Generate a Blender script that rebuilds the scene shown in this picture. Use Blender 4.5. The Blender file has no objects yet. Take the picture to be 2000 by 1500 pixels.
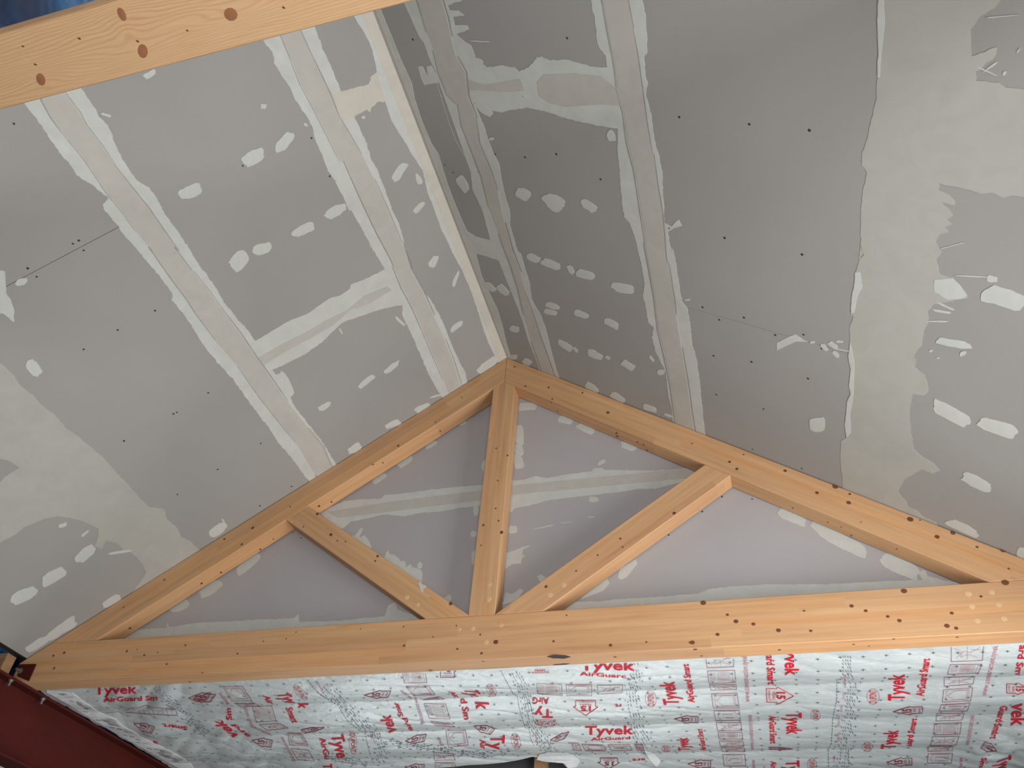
import bpy, bmesh, math, random
from mathutils import Vector, Matrix, Euler, noise, geometry
random.seed(7)
S = 1.2                       # metres per fitted unit
SC = bpy.context.scene
COL = SC.collection

def lin(r, g, b):
    f = lambda c: (c/255)/12.92 if c/255 <= .04045 else ((c/255+.055)/1.055)**2.4
    return (f(r), f(g), f(b), 1)

# ------------------------------------------------------------------ camera
FPX = 1543.796
CAM_ROT = Euler((2.315233, -0.065768, 0.265794), 'XYZ')
CAM_LOC = Vector((1.077842, -3.049918, -1.585660))*S
cd = bpy.data.cameras.new('camera'); cam = bpy.data.objects.new('camera', cd); COL.objects.link(cam)
cam.location = CAM_LOC; cam.rotation_euler = CAM_ROT
cd.sensor_width = 36; cd.sensor_fit = 'HORIZONTAL'; cd.lens = FPX/2000*36; cd.clip_start = .02; cd.clip_end = 200
SC.camera = cam
SC.view_settings.view_transform = 'Standard'; SC.view_settings.look = 'None'
SC.view_settings.gamma = 1; SC.view_settings.use_curve_mapping = False
SC.view_settings.exposure = -0.08
try: SC.cycles.use_denoising = True
except Exception: pass
SC.cycles.max_bounces = 8; SC.cycles.diffuse_bounces = 5

# ------------------------------------------------------------------ light
w = bpy.data.worlds.new('world'); SC.world = w; w.use_nodes = True
w.node_tree.nodes['Background'].inputs[0].default_value = (.80, .88, 1.0, 1)
w.node_tree.nodes['Background'].inputs[1].default_value = .3
def area(name, loc, rot, sx, sy, power, col):
    l = bpy.data.lights.new(name, 'AREA'); l.shape = 'RECTANGLE'; l.size = sx; l.size_y = sy
    l.energy = power; l.color = col
    o = bpy.data.objects.new(name, l); COL.objects.link(o); o.location = loc; o.rotation_euler = rot
    return o
# daylight through the openings of the shell: wide doorway on the right, one in the room beyond; the far-wall and back lamps are added fill
area('daylight_side_doorway', (3.02, -1.25, -1.95), (0, math.pi/2, 0), 2.0, 2.0, 188, (1.0, .995, .985))
area('daylight_far_room', (3.02, 1.15, -1.75), (0, math.pi/2, 0), 2.2, 1.3, 8, (.95, .985, 1.0))
area('far_fill_light', (-.6, 2.1, -2.2), (-math.pi/2, 0, 0), 3.2, 1.5, 42, (.95, .985, 1.0))  # added fill to brighten the foil; its unseen opening is made for it
area('back_fill_light', (1.75, -5.95, -2.3), (math.pi/2, 0, 0), 2.3, 1.9, 212, (1.0, .99, .985))  # added fill for camera-facing surfaces, through an unseen opening behind the camera

# ------------------------------------------------------------------ geometry constants
P_ = 0.607073; TAN = math.tan(P_); COS = math.cos(P_); SIN = math.sin(P_)
H = 1.581837*S; WR = .152745*S; HC = .2*S; D = .097115*S; WK = .122712*S
WALL_Y = D + .012
ROOF = H + .006                # under-face of the ceiling boards at the ridge
FOIL_Z = -.235
ROT = CAM_ROT.to_matrix()

def ray(px, py): return ROT @ Vector(((px-1000)/FPX, (750-py)/FPX, -1))
def hit(px, py, n, d):         # where the view ray through a photo point meets the plane n.p = d
    q = ray(px, py); n = Vector(n)
    return CAM_LOC + q*((d-n.dot(CAM_LOC))/n.dot(q))
PL = dict(L=((-TAN, 0, 1), ROOF), R=((TAN, 0, 1), ROOF), W=((0, 1, 0), WALL_Y), F=((0, 1, 0), 0.0), U=((0, 0, 1), -HC), B=((0, 0, 1), 0.0))
HI = H-WR/COS
PL['LU'] = ((-TAN, 0, 1), HI); PL['RU'] = ((TAN, 0, 1), HI)
NRM = dict(L=Vector((SIN, 0, -COS)), R=Vector((-SIN, 0, -COS)), W=Vector((0, -1, 0)), F=Vector((0, -1, 0)), U=Vector((0, 0, -1)), B=Vector((0, 0, -1)))
NRM['LU'] = NRM['L']; NRM['RU'] = NRM['R']

# crops in which points were read: origin and scale
CR = dict(A=(0, 0, .35), B=(650, 0, .35), C=(1300, 0, .35), D=(0, 475, .35), E=(650, 475, .35), G=(1300, 475, .35),
          H=(0, 975, .35), I=(650, 975, .35), J=(1300, 975, .35), Z=(520, 900, .16), Y=(860, 1060, .16),
          r1=(100, 1330, .15), r2=(380, 1310, .13), r3=(620, 1300, .13333), r4=(860, 1290, .14), r5=(1100, 1280, .14664),
          r6=(1340, 1270, .1533), r7=(1580, 1250, .16667), r8=(1780, 1250, .16667))
def P(c, *pts):
    x, y, s = CR[c]
    return [(x+u*s, y+v*s) for u, v in pts]

# ------------------------------------------------------------------ helpers
def obj(name, me, mat=None, parent=None, kind=None, label=None, cat=None, group=None):
    o = bpy.data.objects.new(name, me); COL.objects.link(o)
    if mat is not None and me is not None and not me.materials: me.materials.append(mat)
    if parent: o.parent = parent
    if kind: o['kind'] = kind
    if label: o['label'] = label
    if cat: o['category'] = cat
    if group: o['group'] = group
    return o
def mesh_bm(bm, name='m', smooth=False):
    me = bpy.data.meshes.new(name); bmesh.ops.recalc_face_normals(bm, faces=bm.faces)
    if smooth:
        for f in bm.faces: f.smooth = True
    bm.to_mesh(me); bm.free(); return me
def mesh(v, f, name='m', smooth=False):
    me = bpy.data.meshes.new(name); me.from_pydata([tuple(p) for p in v], [], f)
    if smooth: me.polygons.foreach_set('use_smooth', [True]*len(me.polygons))
    me.update(); return me
def box_bm(bm, x0, x1, y0, y1, z0, z1, mtx=None):
    vs = [bm.verts.new(Vector((x, y, z)) if mtx is None else mtx @ Vector((x, y, z))) for x in (x0, x1) for y in (y0, y1) for z in (z0, z1)]
    for a in ((0, 1, 3, 2), (4, 6, 7, 5), (0, 4, 5, 1), (2, 3, 7, 6), (0, 2, 6, 4), (1, 5, 7, 3)):
        bm.faces.new([vs[i] for i in a])
def box(name, x0, x1, y0, y1, z0, z1, mat, parent=None, bevel=0, **k):
    bm = bmesh.new(); box_bm(bm, x0, x1, y0, y1, z0, z1)
    if bevel: bmesh.ops.bevel(bm, geom=bm.edges[:], offset=bevel, segments=2, affect='EDGES')
    return obj(name, mesh_bm(bm), mat, parent, **k)
def prism(name, poly, y0, y1, mat, parent=None, bevel=.0, mtx=None, **k):   # poly in (x, z), swept along y
    bm = bmesh.new()
    a = [bm.verts.new((x, y0, z)) for x, z in poly]; b = [bm.verts.new((x, y1, z)) for x, z in poly]
    n = len(poly); bm.faces.new(a); bm.faces.new(b[::-1])
    for i in range(n): bm.faces.new((a[i], b[i], b[(i+1) % n], a[(i+1) % n]))
    bmesh.ops.recalc_face_normals(bm, faces=bm.faces)
    if bevel: bmesh.ops.bevel(bm, geom=[e for e in bm.edges], offset=bevel, segments=1, affect='EDGES')
    o = obj(name, None if False else mesh_bm(bm), mat, parent, **k)
    if mtx: o.matrix_world = mtx
    return o

# ------------------------------------------------------------------ materials
class NT:
    def __init__(s, name):
        s.m = bpy.data.materials.new(name); s.m.use_nodes = True; s.t = s.m.node_tree; s.b = s.t.nodes['Principled BSDF']
    def n(s, typ, **k):
        nd = s.t.nodes.new(typ)
        for a, v in k.items():
            if a in nd.inputs.keys() if hasattr(nd.inputs, 'keys') else False: nd.inputs[a].default_value = v
            else: setattr(nd, a, v)
        return nd
    def l(s, a, b): s.t.links.new(a, b)
    def math(s, op, a, b=None):
        nd = s.t.nodes.new('ShaderNodeMath'); nd.operation = op
        for i, v in enumerate((a, b)):
            if v is None: continue
            if hasattr(v, 'links') or hasattr(v, 'is_output'): s.l(v, nd.inputs[i])
            else: nd.inputs[i].default_value = v
        return nd.outputs[0]
    def coord(s, scale=(1, 1, 1), kind='Object'):
        tc = s.t.nodes.new('ShaderNodeTexCoord'); mp = s.t.nodes.new('ShaderNodeMapping'); mp.inputs['Scale'].default_value = scale
        s.l(tc.outputs[kind], mp.inputs[0]); return mp.outputs[0]
    def noise(s, vec, scale, detail=4, rough=.5, dist=0):
        nd = s.t.nodes.new('ShaderNodeTexNoise'); nd.inputs['Scale'].default_value = scale; nd.inputs['Detail'].default_value = detail
        nd.inputs['Roughness'].default_value = rough; nd.inputs['Distortion'].default_value = dist; s.l(vec, nd.inputs['Vector']); return nd.outputs['Fac']
    def ramp(s, fac, stops):
        nd = s.t.nodes.new('ShaderNodeValToRGB'); cr = nd.color_ramp
        while len(cr.elements) < len(stops): cr.elements.new(.5)
        for e, (p, c) in zip(cr.elements, stops): e.position = p; e.color = c
        s.l(fac, nd.inputs[0]); return nd.outputs[0]
    def mix(s, fac, a, b, mode='MIX'):
        nd = s.t.nodes.new('ShaderNodeMixRGB'); nd.blend_type = mode
        for i, v in enumerate((fac, a, b)):
            if hasattr(v, 'is_output'): s.l(v, nd.inputs[i])
            else: nd.inputs[i].default_value = v
        return nd.outputs[0]
    def bump(s, h, strength, dist=.002):
        nd = s.t.nodes.new('ShaderNodeBump'); nd.inputs['Strength'].default_value = strength; nd.inputs['Distance'].default_value = dist
        s.l(h, nd.inputs['Height']); s.l(nd.outputs[0], s.b.inputs['Normal'])
    def out(s, col=None, rough=.6, metal=0, spec=.5):
        if col is not None:
            if hasattr(col, 'is_output'): s.l(col, s.b.inputs['Base Color'])
            else: s.b.inputs['Base Color'].default_value = col
        s.b.inputs['Roughness'].default_value = rough; s.b.inputs['Metallic'].default_value = metal
        s.b.inputs['Specular IOR Level'].default_value = spec
        return s.m

def m_board(name, c0, c1):
    t = NT(name); v = t.coord()
    a = t.noise(v, 1.1, 3); b = t.noise(v, 130, 2)
    t.bump(b, .08, .001)
    return t.out(t.ramp(t.math('ADD', t.math('MULTIPLY', a, .8), t.math('MULTIPLY', b, .2)), [(.3, c0), (.7, c1)]), .85, 0, .2)
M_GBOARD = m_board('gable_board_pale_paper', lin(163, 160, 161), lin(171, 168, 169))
M_BOARD = m_board('plasterboard_grey_paper', lin(148, 146, 143), lin(156, 154, 150))
def m_comp(name, c0, c1, sc=(1, 1, 1)):
    t = NT(name); v = t.coord(sc)
    a = t.noise(v, 7, 5, .6, 1.2); b = t.noise(v, 45, 3)
    t.bump(t.math('ADD', a, t.math('MULTIPLY', b, .3)), .10, .003)
    return t.out(t.ramp(a, [(.3, c0), (.72, c1)]), .8, 0, .25)
M_COMP = m_comp('joint_compound_white', lin(184, 186, 181), lin(196, 198, 193))
M_TAPE = m_comp('joint_tape_buff', lin(175, 172, 165), lin(184, 181, 174))
M_WIDE = m_comp('broad_joint_filler', lin(165, 164, 157), lin(173, 172, 165))
M_RIDGE = m_comp('ridge_filler_warm', lin(186, 181, 171), lin(198, 192, 182))
def flat(name, c, rough=.6, metal=0, spec=.5):
    t = NT(name); v = t.coord(); a = t.noise(v, 25, 4)
    dk = tuple(x*.86 for x in c[:3])+(1,)
    return t.out(t.ramp(a, [(.3, dk), (.7, c)]), rough, metal, spec)
M_DARK = flat('roof_void_dark', lin(52, 46, 40), .9)
M_SCREW = flat('black_screw', lin(40, 38, 36), .5)
M_EDGE_SHADOW = flat('tape_edge_shadow_grey', lin(150, 148, 142), .9)  # darker grey that stands in for shadow at the tape edges

def m_glulam(name, lam=.0425, tint=1.0):
    t = NT(name)
    tc = t.t.nodes.new('ShaderNodeTexCoord'); sx = t.t.nodes.new('ShaderNodeSeparateXYZ'); t.l(tc.outputs['Object'], sx.inputs[0])
    li = t.math('FLOOR', t.math('DIVIDE', sx.outputs['Z'], lam))
    wn = t.t.nodes.new('ShaderNodeTexWhiteNoise'); wn.noise_dimensions = '1D'; t.l(t.math('ADD', li, .37), wn.inputs['W'])
    # finger jointed lengths inside each lamination
    xo = t.math('FLOOR', t.math('DIVIDE', t.math('ADD', sx.outputs['X'], t.math('MULTIPLY', wn.outputs['Value'], 2.3)), 1.7))
    wn2 = t.t.nodes.new('ShaderNodeTexWhiteNoise'); wn2.noise_dimensions = '2D'
    cb = t.t.nodes.new('ShaderNodeCombineXYZ'); t.l(li, cb.inputs[0]); t.l(xo, cb.inputs[1]); t.l(cb.outputs[0], wn2.inputs['Vector'])
    mp = t.t.nodes.new('ShaderNodeMapping'); mp.inputs['Scale'].default_value = (1.1, 26, 26)
    cb2 = t.t.nodes.new('ShaderNodeCombineXYZ'); t.l(t.math('MULTIPLY', wn2.outputs['Value'], 40), cb2.inputs[0])
    ad = t.t.nodes.new('ShaderNodeVectorMath'); ad.operation = 'ADD'; t.l(tc.outputs['Object'], ad.inputs[0]); t.l(cb2.outputs[0], ad.inputs[1])
    t.l(ad.outputs[0], mp.inputs[0])
    g = t.noise(mp.outputs[0], 1.3, 6, .55, .4); g2 = t.noise(mp.outputs[0], 5, 3, .5)
    base = t.ramp(t.math('ADD', t.math('MULTIPLY', g, .75), t.math('MULTIPLY', g2, .25)),
                  [(.28, lin(190*tint, 143*tint, 101*tint)), (.42, lin(205*tint, 160*tint, 118*tint)), (.55, lin(213*tint, 169*tint, 127*tint)), (.75, lin(222*tint, 180*tint, 139*tint))])
    hue = t.ramp(wn2.outputs['Value'], [(0, (.90, .84, .80, 1)), (.5, (1, 1, .97, 1)), (1, (1.06, .98, .86, 1))])
    c = t.mix(1.0, base, hue, 'MULTIPLY')
    t.bump(g2, .12, .001)
    return t.out(c, .55, 0, .35)
M_GLU = m_glulam('glued_laminated_spruce', .0425, .93)

# ------------------------------------------------------------------ pieces laid on a surface
LAYER = {}
def frac(poly, amp, seg=.018, keep=None):
    out = []; n = len(poly)
    for i in range(n):
        a, b = poly[i], poly[(i+1) % n]; d = b-a; L = d.length
        k = max(1, int(L/seg)); nn = Vector((-d.y, d.x))/(L+1e-9)
        for j in range(k):
            p = a+d*(j/k)
            q = noise.noise(Vector((p.x*28, p.y*28, 3.1)))*.8+noise.noise(Vector((p.x*95, p.y*95, 7.7)))*.8+(random.random()-.5)*.5
            out.append(p+nn*amp*q)
    return out
def frame2(pl):
    n = NRM[pl]
    if pl in 'LR' or pl in ('LU', 'RU'): u = Vector((0, 1, 0)); v = n.cross(u)
    elif pl in 'WF': u = Vector((1, 0, 0)); v = Vector((0, 0, 1))
    else: u = Vector((1, 0, 0)); v = Vector((0, 1, 0))
    o = Vector(PL[pl][0]).normalized()*(PL[pl][1]/Vector(PL[pl][0]).length)
    return o, u, v, n
def clampP(pl, p):
    if pl == 'L':
        x = max(-2.868, min(0, p.x)); y = max(-2.80, min(.124, p.y)); return Vector((x, y, ROOF+TAN*x))
    if pl == 'R':
        x = min(2.868, max(0, p.x)); y = max(-2.80, min(.124, p.y)); return Vector((x, y, ROOF-TAN*x))
    if pl == 'W':
        z = max(-.05, min(p.z, ROOF-TAN*abs(p.x)-.004)); return Vector((p.x, WALL_Y, z))
    return p
def slab(name, pl, pts, mat, parent, th=.0012, amp=.004, base=0.0, seg=.011, clamp=True, **k):
    o, u, v, n = frame2(pl)
    w3 = [hit(x, y, *PL[pl]) for x, y in pts]
    if clamp: w3 = [clampP(pl, p) for p in w3]
    p2 = [Vector(((p-o).dot(u), (p-o).dot(v))) for p in w3]
    q = []
    for p in p2:
        if not q or (p-q[-1]).length > 1e-4: q.append(p)
    if (q[0]-q[-1]).length < 1e-4: q.pop()
    q0 = q
    for tr_ in range(9):
        am = amp*(1, .9, .8, .7, .55, .4, .25, .1, 0)[tr_]
        q = frac(q0, am, seg) if am else list(q0)
        V = [o+u*p.x+v*p.y for p in q]
        if clamp: V = [clampP(pl, p) for p in V]
        q = [Vector(((p-o).dot(u), (p-o).dot(v))) for p in V]
        tri = geometry.tessellate_polygon([[Vector((p.x, p.y, 0)) for p in q]])
        cr2 = lambda a, b, c: (b.x-a.x)*(c.y-a.y)-(b.y-a.y)*(c.x-a.x)
        at = sum(abs(cr2(q[t[0]], q[t[1]], q[t[2]])) for t in tri)/2
        ap = abs(sum(q[i].x*q[(i+1) % len(q)].y-q[(i+1) % len(q)].x*q[i].y for i in range(len(q))))/2
        if abs(at-ap) < .02*ap+1e-7: break
    else: print('BADPOLY', name, pl, pts[0], len(pts), at, ap)
    N = len(V)
    cen = sum(V, Vector())/N
    verts = [p+n*(base+th)-cen for p in V]+[p+n*base-cen for p in V]
    faces = [tuple(t) for t in tri]+[(i, (i+1) % N, N+(i+1) % N, N+i) for i in range(N)]
    me = mesh(verts, faces)
    bm = bmesh.new(); bm.from_mesh(me); bmesh.ops.recalc_face_normals(bm, faces=bm.faces)
    bm.to_mesh(me); bm.free()
    ob = obj(name, me, mat, parent, **k); ob.location = cen
    return ob
def blob(name, pl, c, cx, cy, L, W_, ang, mat, parent, th=.0016, base=0, k=22, rag=.27, **kw):
    (x, y), s = P(c, (cx, cy))[0], CR[c][2]
    a = math.radians(ang); ca, sa = math.cos(a), math.sin(a); pts = []; sd = random.random()*50
    for i in range(k):
        t = 2*math.pi*i/k; ct, st = math.cos(t), math.sin(t)
        ex = .72                                     # squarish, like one knife stroke
        rx = math.copysign(abs(ct)**ex, ct)*L/2*s; ry = math.copysign(abs(st)**ex, st)*W_/2*s
        f = 1+rag*noise.noise(Vector((ct*1.3+sd, st*1.3, sd)))+rag*.5*noise.noise(Vector((ct*4+sd, st*4, sd)))
        rx *= f; ry *= f
        pts.append((x+ca*rx-sa*ry, y+sa*rx+ca*ry))
    return slab(name, pl, pts, mat, parent, th, .0015, base, .012, **kw)
def dots(name, pl, pts, r, mat, parent, asp=1.0, off=.0006, ang=0):
    o, u, v, n = frame2(pl); V = []; F = []
    for i, q in enumerate(pts):
        x, y = q[0], q[1]; k = q[2] if len(q) > 2 else 1
        c = hit(x, y, *PL[pl]); b = len(V); rr = r*k*random.uniform(.85, 1.15)
        ca, sa = math.cos(ang), math.sin(ang)
        for j in range(10):
            t = 2*math.pi*j/10; e, f = math.cos(t)*rr*asp, math.sin(t)*rr
            V.append(c+n*off+u*(e*ca-f*sa)+v*(e*sa+f*ca))
        V.append(c+n*(off+.0008)); F += [(b+j, b+(j+1) % 10, b+10) for j in range(10)]
    return obj(name, mesh(V, F), mat, parent, kind='stuff')

# ================================================================== CEILING
ce = obj('ceiling', mesh([(-2.9, -2.81, ROOF+.03-TAN*2.9), (0, -2.81, ROOF+.03), (2.9, -2.81, ROOF+.03-TAN*2.9), (-2.9, .35, ROOF+.03-TAN*2.9), (0, .35, ROOF+.03), (2.9, .35, ROOF+.03-TAN*2.9),
     (-2.9, -2.81, ROOF+.06-TAN*2.9), (0, -2.81, ROOF+.06), (2.9, -2.81, ROOF+.06-TAN*2.9), (-2.9, .35, ROOF+.06-TAN*2.9), (0, .35, ROOF+.06), (2.9, .35, ROOF+.06-TAN*2.9)],
     [(0, 1, 4, 3), (1, 2, 5, 4), (6, 9, 10, 7), (7, 10, 11, 8), (0, 3, 9, 6), (2, 8, 11, 5), (0, 6, 7, 1), (1, 7, 8, 2), (3, 4, 10, 9), (4, 5, 11, 10)]), M_DARK, kind='structure')
def board(pl, xa, xb, ya, yb):
    s = -1 if pl == 'L' else 1; g = .0009
    x0, x1 = sorted((xa, xb)); n = NRM[pl]; x0 += g; x1 -= g; ya += g; yb -= g
    V = []
    for dz in (0, .0125):
        for x, y in ((x0, ya), (x1, ya), (x1, yb), (x0, yb)):
            V.append(Vector((x, y, ROOF-TAN*abs(x)))-n*dz)
    c = sum(V, Vector())/8
    me = mesh([p-c for p in V], [(0, 1, 2, 3), (7, 6, 5, 4), (0, 4, 5, 1), (1, 5, 6, 2), (2, 6, 7, 3), (3, 7, 4, 0)])
    bm = bmesh.new(); bm.from_mesh(me); bmesh.ops.recalc_face_normals(bm, faces=bm.faces)
    bmesh.ops.bevel(bm, geom=bm.edges[:], offset=.001, segments=1, affect='EDGES'); bm.to_mesh(me); bm.free()
    o = obj('plasterboard_panel', me, M_BOARD, ce); o.location = c
xl = abs(hit(200, 930, *PL['L']).x); xr = hit(1775, 300, *PL['R']).x; ya = hit(700, 192, *PL['L']).y; yl = hit(125, 500, *PL['L']).y; yr = hit(1480, 640, *PL['R']).y
for pl, sg, cols in (('L', -1, [(0, .365, [-2.80, ya, .124]), (.365, 1.165, [-2.80, -1.0, .124]), (1.165, xl, [-2.80, yl, .124]), (xl, 2.868, [-2.80, .124])]),
                     ('R', 1, [(0, .31, [-2.80, -1.0, .124]), (.31, 1.165, [-2.80, -2.02, .124]), (1.165, xr, [-2.80, yr, .124]), (xr, 2.868, [-2.80, .124])])):
    for a, b, ys in cols:
        for y0, y1 in zip(ys, ys[1:]): board(pl, sg*a, sg*b, y0, y1)

def strip(pl, left, right, tape=None, th=.0013, base=0, mat=None, amp=.005):
    slab('joint_compound', pl, left+right[::-1], mat or M_COMP, ce, th, amp, base)
    if tape:
        l, r = tape
        slab('joint_tape', pl, l+r[::-1], M_TAPE, ce, .0014, .0012, base+th, .03)
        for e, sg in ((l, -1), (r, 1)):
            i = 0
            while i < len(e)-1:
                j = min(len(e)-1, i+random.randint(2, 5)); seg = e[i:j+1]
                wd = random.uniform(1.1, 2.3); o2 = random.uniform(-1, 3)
                slab('painted_edge_shadow', pl, [(x+sg*o2, y) for x, y in seg]+[(x+sg*(o2+wd*(.3+.7*math.sin(math.pi*(q+.5)/len(seg)))), y) for q, (x, y) in enumerate(seg)][::-1], M_EDGE_SHADOW, ce, .0005, .0006, base+th+.0014, .02)  # thin grey slivers paint in the shadow along the tape edges
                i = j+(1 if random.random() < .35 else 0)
# --- left slope, second seam
strip('L', P('A', (90, 500), (140, 580), (200, 660), (270, 760), (330, 850), (380, 905), (430, 975), (520, 1035), (605, 1105), (570, 1140), (590, 1180), (650, 1250), (700, 1320))
      + P('D', (800, 75), (880, 170), (960, 280), (960, 315), (1020, 390), (1060, 450), (1130, 560), (1200, 650), (1300, 760), (1370, 860), (1430, 940), (1500, 1030), (1550, 1110), (1620, 1190), (1680, 1270), (1700, 1300), (1730, 1330), (1800, 1440)),
      P('A', (420, 430), (460, 500), (500, 560), (535, 610), (550, 650), (600, 700), (630, 760), (640, 800), (690, 900), (760, 1005), (830, 1045), (870, 1100), (920, 1190), (1000, 1300), (1060, 1400))
      + P('D', (1040, 0), (1100, 110), (1150, 170), (1215, 265), (1250, 330), (1330, 430), (1380, 480), (1425, 545), (1520, 705), (1570, 780), (1620, 860), (1650, 920), (1730, 1020), (1800, 1110), (1850, 1190), (1880, 1240), (1960, 1340)),
      (P('A', (200, 460), (235, 560), (290, 660), (340, 730), (400, 800), (480, 900), (600, 1080), (690, 1190), (760, 1290), (850, 1400)) + P('D', (830, 20), (960, 205), (1040, 310), (1090, 390), (1200, 540), (1330, 690), (1450, 860), (1560, 1000), (1650, 1110), (1760, 1290), (1830, 1380)),
       P('A', (320, 440), (370, 530), (440, 620), (480, 700), (560, 800), (640, 920), (750, 1060), (830, 1160), (920, 1290), (1000, 1400)) + P('D', (970, 20), (1070, 150), (1150, 250), (1230, 360), (1330, 490), (1430, 640), (1510, 750), (1600, 880), (1720, 1030), (1800, 1130), (1850, 1245), (1900, 1330))))
# --- left slope, first seam
strip('L', P('A', (1430, 150), (1465, 225), (1520, 290), (1530, 350), (1570, 420), (1620, 490), (1650, 560), (1690, 620), (1740, 700), (1760, 790), (1800, 870), (1830, 950), (1880, 1030), (1910, 1090), (1950, 1180))
      + P('B', (100, 1170), (170, 1290), (230, 1410)) + P('E', (200, 0), (240, 60), (290, 145), (385, 345), (390, 410), (430, 490), (470, 580), (500, 650), (530, 720), (570, 800), (615, 865), (670, 960)),
      P('A', (1720, 60), (1760, 155), (1800, 270), (1860, 400)) + P('B', (45, 510), (120, 650), (150, 720), (190, 800), (210, 880), (250, 950), (300, 1080), (330, 1170), (370, 1250), (390, 1320), (410, 1420))
      + P('E', (380, 0), (410, 60), (430, 130), (480, 220), (500, 260), (550, 320), (600, 410), (630, 480), (660, 560), (700, 650), (740, 720), (750, 775), (790, 860)),
      (P('A', (1540, 120), (1570, 200), (1620, 320), (1680, 470), (1760, 620), (1830, 760), (1900, 900)) + P('B', (60, 900), (150, 1100), (240, 1290), (320, 1440)) + P('E', (340, 130), (390, 250), (450, 360), (500, 480), (560, 620), (620, 760), (650, 850), (700, 940)),
       P('A', (1650, 90), (1680, 180), (1750, 330), (1840, 520)) + P('B', (30, 640), (90, 740), (160, 860), (230, 1000), (310, 1180), (380, 1350), (430, 1480)) + P('E', (430, 140), (500, 270), (560, 400), (620, 530), (670, 660), (710, 790), (750, 880))))
# --- cross joints on the left slope
slab('joint_compound', 'L', P('B', (-30, 520), (45, 510), (120, 490), (200, 470), (210, 430), (245, 400), (330, 400), (360, 560), (290, 565), (250, 570), (215, 600), (205, 630), (190, 610), (120, 650), (30, 690)), M_RIDGE, ce, .0014, .004)
slab('joint_compound', 'L', P('D', (1360, 590), (1425, 545), (1500, 500), (1600, 440), (1720, 390), (1840, 305), (1900, 290), (1950, 255)) + P('E', (100, 230), (200, 190), (290, 145), (350, 150), (420, 340), (385, 345), (300, 360), (200, 390), (60, 440))
     + P('D', (1900, 450), (1800, 550), (1700, 620), (1570, 685), (1520, 705), (1430, 720)), M_COMP, ce, .0014, .003)
slab('joint_tape', 'L', P('D', (1440, 640), (1560, 570), (1700, 500), (1820, 430), (1940, 370)) + P('E', (180, 290), (300, 240), (330, 260), (200, 340), (100, 370)) + P('D', (1860, 455), (1750, 520), (1600, 600), (1470, 680)), M_TAPE, ce, .0012, .001, .0014, .03)
# --- wide joint low on the left slope
slab('joint_compound', 'L', P('D', (-160, 560), (0, 665), (40, 700), (80, 740), (110, 790), (190, 850), (220, 890), (300, 950), (370, 1030), (440, 1080), (500, 1130), (580, 1200), (660, 1290), (720, 1350), (780, 1420), (830, 1470), (900, 1480))
     + P('H', (860, 30), (920, 60), (930, 110), (990, 160), (1010, 210), (1060, 230), (1110, 280), (1170, 330), (900, 520), (740, 520), (780, 460), (815, 410), (800, 370), (760, 320), (720, 290), (690, 280), (650, 245), (590, 230), (570, 275), (525, 260), (550, 205), (550, 165), (470, 125), (400, 105), (320, 95), (240, 110), (130, 160), (80, 200), (0, 240), (-160, 290))
     + P('D', (-150, 1400), (0, 1330), (20, 1310), (60, 1280), (110, 1250), (50, 1215), (0, 1200), (-150, 1180)), M_WIDE, ce, .0015, .004)
slab('joint_compound', 'L', P('D', (-60, 120), (0, 150), (25, 155), (30, 210), (35, 270), (60, 320), (80, 360), (80, 440), (60, 430), (30, 400), (0, 390), (-70, 380)), M_COMP, ce, .0013, .006)
def W2P(x, y, z):
    q = ROT.transposed() @ (Vector((x, y, z))-CAM_LOC); return (1000+FPX*q.x/-q.z, 750-FPX*q.y/-q.z)
slab('joint_compound', 'L', [W2P(x, y, ROOF+TAN*x) for x, y in ((-2.26, -1.70), (-2.28, -2.2), (-2.22, -2.79), (-1.86, -2.79), (-1.90, -2.3), (-1.95, -1.80), (-2.0, -1.72))], M_WIDE, ce, .0014, .006)
# --- ridge
RI = lambda y: (729+.386*(y-26), y)
rid = [RI(y) for y in (-60, 26, 120, 240, 360, 480, 600, 700, 730)]
slab('ridge_compound', 'L', P('B', (90, 30), (120, 95), (180, 190), (220, 280), (245, 400), (290, 565), (330, 680), (400, 790), (440, 860), (500, 950), (530, 1080), (570, 1180), (600, 1270), (650, 1370))
     + P('E', (660, 40), (720, 150), (760, 240), (800, 350), (830, 450), (860, 540), (890, 600), (915, 650), (950, 720)) + [(x+6, y) for x, y in rid[::-1]], M_COMP, ce, .0015, .003)
slab('ridge_tape', 'L', [(x-(24-.012*y), y) for x, y in rid]+[(x+6, y) for x, y in rid[::-1]], M_RIDGE, ce, .001, .0025, .0015)
slab('ridge_tape', 'R', [(x-8, y) for x, y in rid]+[(x+9-.004*y, y) for x, y in rid[::-1]], M_TAPE, ce, .001, .002, .0015)
slab('ridge_compound', 'R', P('B', (240, 0), (270, 60), (320, 180), (380, 330), (440, 460), (460, 560), (500, 680), (550, 800), (590, 860), (620, 960), (660, 1080), (700, 1180), (750, 1290), (800, 1415))
     + P('E', (810, 100), (830, 180), (880, 290), (920, 370), (950, 470), (970, 560), (990, 620), (1010, 680)) + [(x-8, y) for x, y in rid[::-1]], M_COMP, ce, .0015, .002)
slab('joint_compound', 'R', P('B', (700, 1240), (750, 1290), (800, 1320), (880, 1340), (960, 1400), (960, 1470), (930, 1455), (860, 1430), (800, 1415), (740, 1400)), M_COMP, ce, .0014, .002)
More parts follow.
